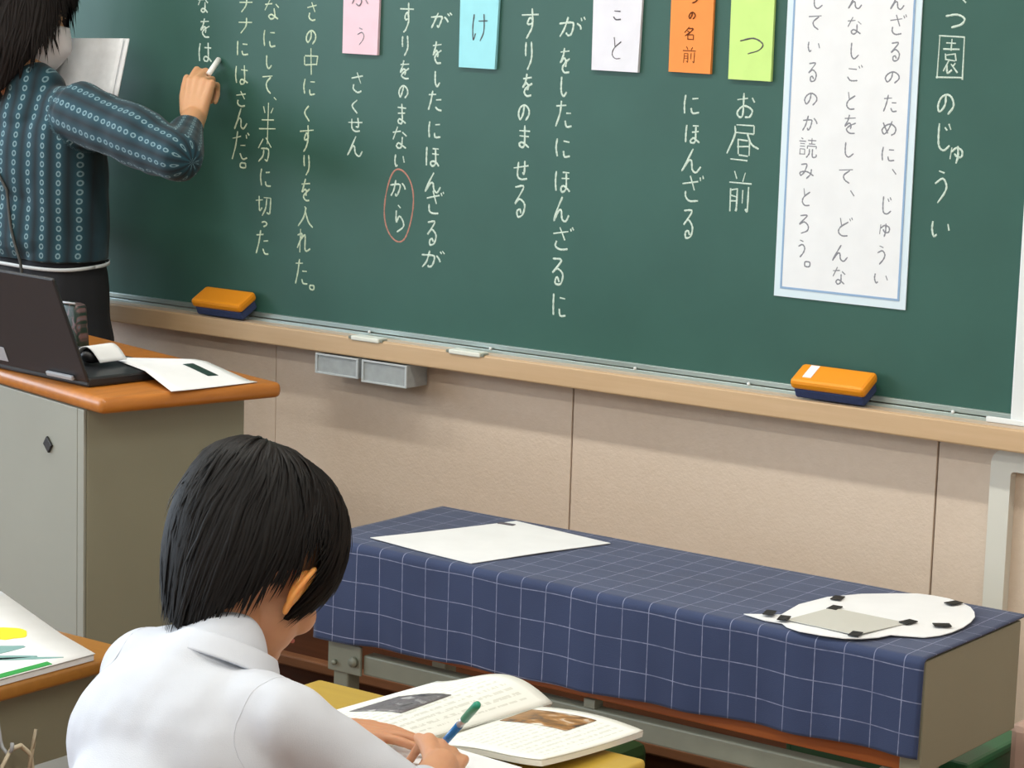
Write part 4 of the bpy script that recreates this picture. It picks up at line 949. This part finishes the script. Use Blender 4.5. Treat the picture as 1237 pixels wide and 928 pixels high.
# shirt
bm = bmesh.new()
add_cap(bm, Ls, 0.045, Rs, 0.045); add_cap(bm, (-1.80, 1.92, 0.795), 0.060, (-1.79, 1.945, 0.818), 0.050); add_cap(bm, (-1.81, 1.925, 0.797), 0.052, (-1.895, 1.935, 0.783), 0.050)
add_ell(bm, (-1.80, 1.890, 0.715), (0.152, 0.098, 0.115)); add_ell(bm, (-1.795, 1.845, 0.60), (0.126, 0.110, 0.17)); add_ell(bm, (-1.815, 1.805, 0.46), (0.138, 0.118, 0.10))
add_cap(bm, (-1.884, 1.935, 0.772), 0.056, (-1.858, 1.885, 0.60), 0.052); add_cap(bm, (-1.705, 1.905, 0.768), 0.056, (-1.735, 1.86, 0.60), 0.070)
for sgn, a, b, c in ((-1, Ls, Le, Lw), (1, Rs, Re, Rw)):
    add_cap(bm, a, 0.048, b, 0.041); add_cap(bm, b, 0.043, b.lerp(c, 0.90 if sgn < 0 else 0.42), 0.031)
shirt = blob('shirt', bm, SHIRT, kid, 0.0045, 26, (0.0050, 13, 0.6))
# collar: folded ring round the neck
NC = Vector((-1.795, 1.950, 0.818)); NR = frame_from((0.02, 0.86, -0.5), (0, 0.5, 0.86))
def collar(u, v):
    a = PI+0.18+(2*PI-0.36)*u-PI/2-PI/2   # opening faces forward
    a = 0.16+(2*PI-0.32)*u
    prof = [(0.052, -0.010), (0.053, 0.004), (0.055, 0.011), (0.059, 0.0115), (0.064, 0.004), (0.069, -0.006), (0.073, -0.014)]
    k = v*(len(prof)-1); i = min(int(k), len(prof)-2); f = k-i
    r = prof[i][0]*(1-f)+prof[i+1][0]*f; z = prof[i][1]*(1-f)+prof[i+1][1]*f
    if v > 0.6: z -= 0.010*math.exp(-((min(u, 1-u))/0.08)**2)
    return tuple(NC+NR @ Vector((r*0.93*math.sin(a)*1.08, r*0.93*math.cos(a), z)))
co = sheet('collar', collar, 64, 18, 0.0022, SHIRT, kid); co['label'] = 'folded white collar'
# sleeve seam ridges follow the shirt surface
from mathutils.bvhtree import BVHTree
def on_surface(o, pts):
    dg = BVHTree.FromPolygons([v.co for v in o.data.vertices], [p.vertices[:] for p in o.data.polygons])
    return [dg.find_nearest(Vector(p))[0] for p in pts]
for sh_, sx in ((Rs, 1), (Ls, -1)):
    ring = [sh_+Vector((-sx*0.012, 0.065*math.cos(a), 0.065*math.sin(a))) for a in [2*PI*k/30 for k in range(31)]]
    tube('sleeve_seam', on_surface(shirt, ring), 0.0006, SEAM, kid, 5)
bm = bmesh.new()
for s in (-1, 1):
    add_cap(bm, (-1.83+s*0.06, 1.81, 0.440), 0.078, (-1.83+s*0.085, 2.02, 0.435), 0.062)
add_ell(bm, (-1.83, 1.80, 0.435), (0.145, 0.11, 0.072))
blob('shorts', bm, NAVYP, kid, 0.006, 4)
for s in (-1, 1):
    bm = bmesh.new(); a = Vector((-1.83+s*0.085, 2.05, 0.032)); add_cap(bm, a, 0.033, a+Vector((0, 0.12, -0.004)), 0.029); add_ell(bm, a+Vector((0, -0.005, 0.02)), (0.034, 0.036, 0.032))
    sh_o = blob('shoe', bm, BWHITE, kid, 0.004, 3)
    for v in sh_o.data.vertices: v.co.z = max(v.co.z, 0.0)

# ---- the teacher
tc = thing('person', 'adult in a teal patterned blouse and black trousers writing on the chalkboard', 'person', (-3.59, 3.38, 0))
TH = Vector((-3.690, 3.385, 1.458)); TR = frame_from((0.80, 0.58, -0.16), (0.0, 0.1, 1)); TS = 1.0
bm = bmesh.new(); add_head(bm, TH, TR, TS); add_cap(bm, (-3.625, 3.375, 1.30), 0.052, TH+Vector((0.0, -0.02, -0.05)), 0.052)
tLs, tRs = Vector((-3.765, 3.390, 1.272)), Vector((-3.475, 3.365, 1.283))
tRe, tRw = Vector((-3.205, 3.335, 1.222)), Vector((-3.319, 3.500, 1.2795))
tLe, tLw = Vector((-3.82, 3.44, 1.06)), Vector((-3.745, 3.475, 1.235))
add_cap(bm, tLs, 0.045, tRs, 0.045); add_ell(bm, (-3.62, 3.38, 1.18), (0.13, 0.085, 0.14)); add_ell(bm, (-3.62, 3.385, 1.02), (0.105, 0.066, 0.14)); add_ell(bm, (-3.62, 3.38, 0.90), (0.13, 0.095, 0.12))
add_cap(bm, tRs, 0.042, tRe, 0.035); add_cap(bm, tRe, 0.036, tRw, 0.0235); add_cap(bm, tLs, 0.042, tLe, 0.035); add_cap(bm, tLe, 0.036, tLw, 0.0235)
add_hand(bm, tRw, (-0.10, 0.36, 0.93), (0.35, -0.88, 0.32), -1, 0.96, [(0.6, 0.9, 0.4), (0.8, 1.1, 0.5), (1.1, 1.35, 0.7), (1.3, 1.3, 0.8)], 0.082, 0.01, (0.35, 0.5), 0.92, 0.80)
add_hand(bm, tLw, (0.25, 0.15, 0.95), (-0.8, 0.2, 0.2), 1, 0.92, [(0.5, 0.7, 0.5)]*4, 0.070, 0.03, (0.6, 0.4))
for s in (-1, 1):
    add_cap(bm, (-3.62+s*0.07, 3.38, 0.86), 0.075, (-3.62+s*0.08, 3.37, 0.45), 0.050); add_cap(bm, (-3.62+s*0.08, 3.37, 0.45), 0.050, (-3.62+s*0.08, 3.39, 0.09), 0.032)
    add_cap(bm, (-3.62+s*0.08, 3.37, 0.045), 0.032, (-3.62+s*0.085, 3.50, 0.035), 0.026)
blob('body', bm, SKIN, tc, 0.0032, 3)
face_parts(TH, TR, TS, tc)
for sx in (-1, 1): add_ear('ear', TH, TR, TS, sx, SKIN, tc)
TT = [(0, 0.62), (30, 0.66), (48, 1.00), (60, 1.12), (78, 1.36), (100, 1.46), (150, 1.54), (180, 1.58)]
make_hair('hair', TH, TR, (0.095, 0.112, 0.122), lambda p: interp(abs(adeg(p)), TT), PROFB, HAIRT, tc, n=3400, seed=9, vol=0.09, w=0.0024, wave=0.03)
# mask
def maskf(u, v):
    a = (u-0.5)*2.5; z = 0.000-0.098*v
    r = 0.113-0.012*abs(v-0.45)*2-(0.02*v*v)
    return tuple(TH+TR @ Vector((0.079*math.sin(a)*(1-0.22*v), 0.005+r*math.cos(a)+0.006*math.sin(PI*v)*max(0, math.cos(a*2)), z)))
o = sheet('face_mask', maskf, 24, 12, 0.002, MASK, tc); o['label'] = 'white face mask'
for sx in (-1, 1):
    tube('mask_loop', catmull3([TH+TR @ Vector(p) for p in ((sx*0.074, 0.034, -0.02), (sx*0.078, 0.0, -0.002), (sx*0.088, -0.018, -0.012), (sx*0.080, 0.0, -0.046), (sx*0.068, 0.030, -0.085))]), 0.0012, BELT, tc, 6)
# blouse
bm = bmesh.new()
add_cap(bm, tLs, 0.052, tRs, 0.052); add_cap(bm, (-3.62, 3.378, 1.27), 0.085, (-3.625, 3.378, 1.315), 0.062)
add_ell(bm, (-3.622, 3.378, 1.17), (0.158, 0.102, 0.145)); add_ell(bm, (-3.62, 3.378, 1.06), (0.160, 0.106, 0.12)); add_ell(bm, (-3.62, 3.378, 1.04), (0.166, 0.108, 0.07))
add_cap(bm, (-3.548, 3.378, 1.22), 0.084, (-3.542, 3.378, 1.00), 0.088); add_cap(bm, (-3.692, 3.378, 1.22), 0.084, (-3.698, 3.378, 1.00), 0.088)
for a, b, c in ((tRs, tRe, tRw), (tLs, tLe, tLw)):
    add_cap(bm, a, 0.060, b, 0.050); add_cap(bm, b, 0.050, b.lerp(c, 0.66), 0.032)
bl = blob('blouse', bm, BLOUSE, tc, 0.0045, 8, (0.0065, 12, 0.5))
for v in bl.data.vertices:      # hem gathered at the waist
    if v.co.z < 1.0: v.co.z = 1.0-(1.0-v.co.z)*0.07
ul = bl.data.uv_layers.new(name='UVMap'); UV = []
def seg_d(p, a, b):
    d = b-a; s = max(0, min(1, (p-a).dot(d)/d.length_squared)); return (p-a-d*s).length
for v in bl.data.vertices:
    p = v.co; best = None
    if p.x > -3.53 and min(seg_d(p, tRs, tRe), seg_d(p, tRe, tRw)) < 0.069:
        for a, b, o0 in ((tRs, tRe, 0.0), (tRe, tRw, (tRe-tRs).length)):
            d = (b-a); L2 = d.length; dn = d/L2; s = (p-a).dot(dn); q = p-(a+dn*s); dd_ = seg_d(p, a, b)
            if best is None or dd_ < best[0]:
                x = dn.cross(Vector((0, 0, 1))).normalized(); y = dn.cross(x); best = (dd_, o0+s, math.atan2(q.dot(y), q.dot(x))*0.052)
        UV.append((best[2]+5, best[1]+5))
    else:
        UV.append((p.x+0.35*(p.y-3.3)+5, p.z+5))
for l in bl.data.loops: ul.data[l.index].uv = UV[l.vertex_index]
# trousers, hem of the white undershirt, shoes, strap
bm = bmesh.new(); add_ell(bm, (-3.62, 3.38, 0.92), (0.158, 0.104, 0.13)); add_cap(bm, (-3.552, 3.38, 0.97), 0.088, (-3.55, 3.38, 0.84), 0.096); add_cap(bm, (-3.688, 3.38, 0.97), 0.088, (-3.69, 3.38, 0.84), 0.096)
for s in (-1, 1):
    add_cap(bm, (-3.62+s*0.075, 3.38, 0.84), 0.098, (-3.62+s*0.085, 3.37, 0.45), 0.072); add_cap(bm, (-3.62+s*0.085, 3.37, 0.45), 0.072, (-3.62+s*0.085, 3.385, 0.10), 0.058)
tr_o = blob('trousers', bm, PANTS, tc, 0.006, 6, (0.005, 10, 0.6))
def hemf(u, v):
    a = 2*PI*u; e = 2.6; c_, s_ = math.cos(a), math.sin(a)
    return (-3.62+0.161*math.copysign(abs(c_)**(2/e), c_), 3.379+0.094*math.copysign(abs(s_)**(2/e), s_), 0.985+0.0065*v+0.004*math.sin(a*2))
o = sheet('undershirt_hem', hemf, 64, 2, 0.002, BELT, tc); o['label'] = 'white strip of undershirt below the blouse'
for s in (-1, 1):
    bm = bmesh.new(); a = Vector((-3.62+s*0.085, 3.36, 0.04)); add_cap(bm, a, 0.040, a+Vector((0.003*s, 0.14, -0.006)), 0.034)
    o = blob('shoe', bm, BWHITE, tc, 0.005, 3)
    for v in o.data.vertices: v.co.z = max(v.co.z, 0.0)
sp_ = on_surface(bl, [(-3.68, 3.24, 1.26), (-3.65, 3.24, 1.20), (-3.615, 3.24, 1.15), (-3.599, 3.24, 1.12), (-3.585, 3.24, 1.09), (-3.574, 3.24, 1.06), (-3.562, 3.24, 1.03)])
tube('lanyard', [p+Vector((0.001, -0.003, 0)) for p in sp_]+[Vector((-3.552, 3.270, 1.0)), Vector((-3.545, 3.270, 0.965)), Vector((-3.540, 3.272, 0.93))], 0.003, DARKM, tc, 6)

# chalk in the writing hand, pad of paper in the other
tag(tube('chalk_stick', [(-3.333, 3.555, 1.362), (-3.345, 3.5965, 1.390)], 0.0055, mat('fresh_chalk', (246, 246, 244), 0.8), None, 10), 'short white chalk stick in the teacher\'s raised hand', 'chalk')
pd = thing('paper_pad', 'thin pad of white squared paper held up beside the teacher\'s face', 'paper', (-3.60, 3.49, 1.30))
PA, PB, PC, PD = Vector((-3.672, 3.512, 1.419)), Vector((-3.526, 3.518, 1.424)), Vector((-3.520, 3.478, 1.301)), Vector((-3.69, 3.462, 1.300))
pad = lambda u, v: tuple(PD.lerp(PC, u).lerp(PA.lerp(PB, u), v)+Vector((0, 0.006*math.sin(PI*u), 0)))
sheet('top_sheet', pad, 10, 4, 0.0006, GRIDP, pd)
sheet('page_stack', lambda u, v: tuple(Vector(pad(u, v))+Vector((0.009, 0.005, 0))), 10, 4, 0.003, GRIDP, pd)
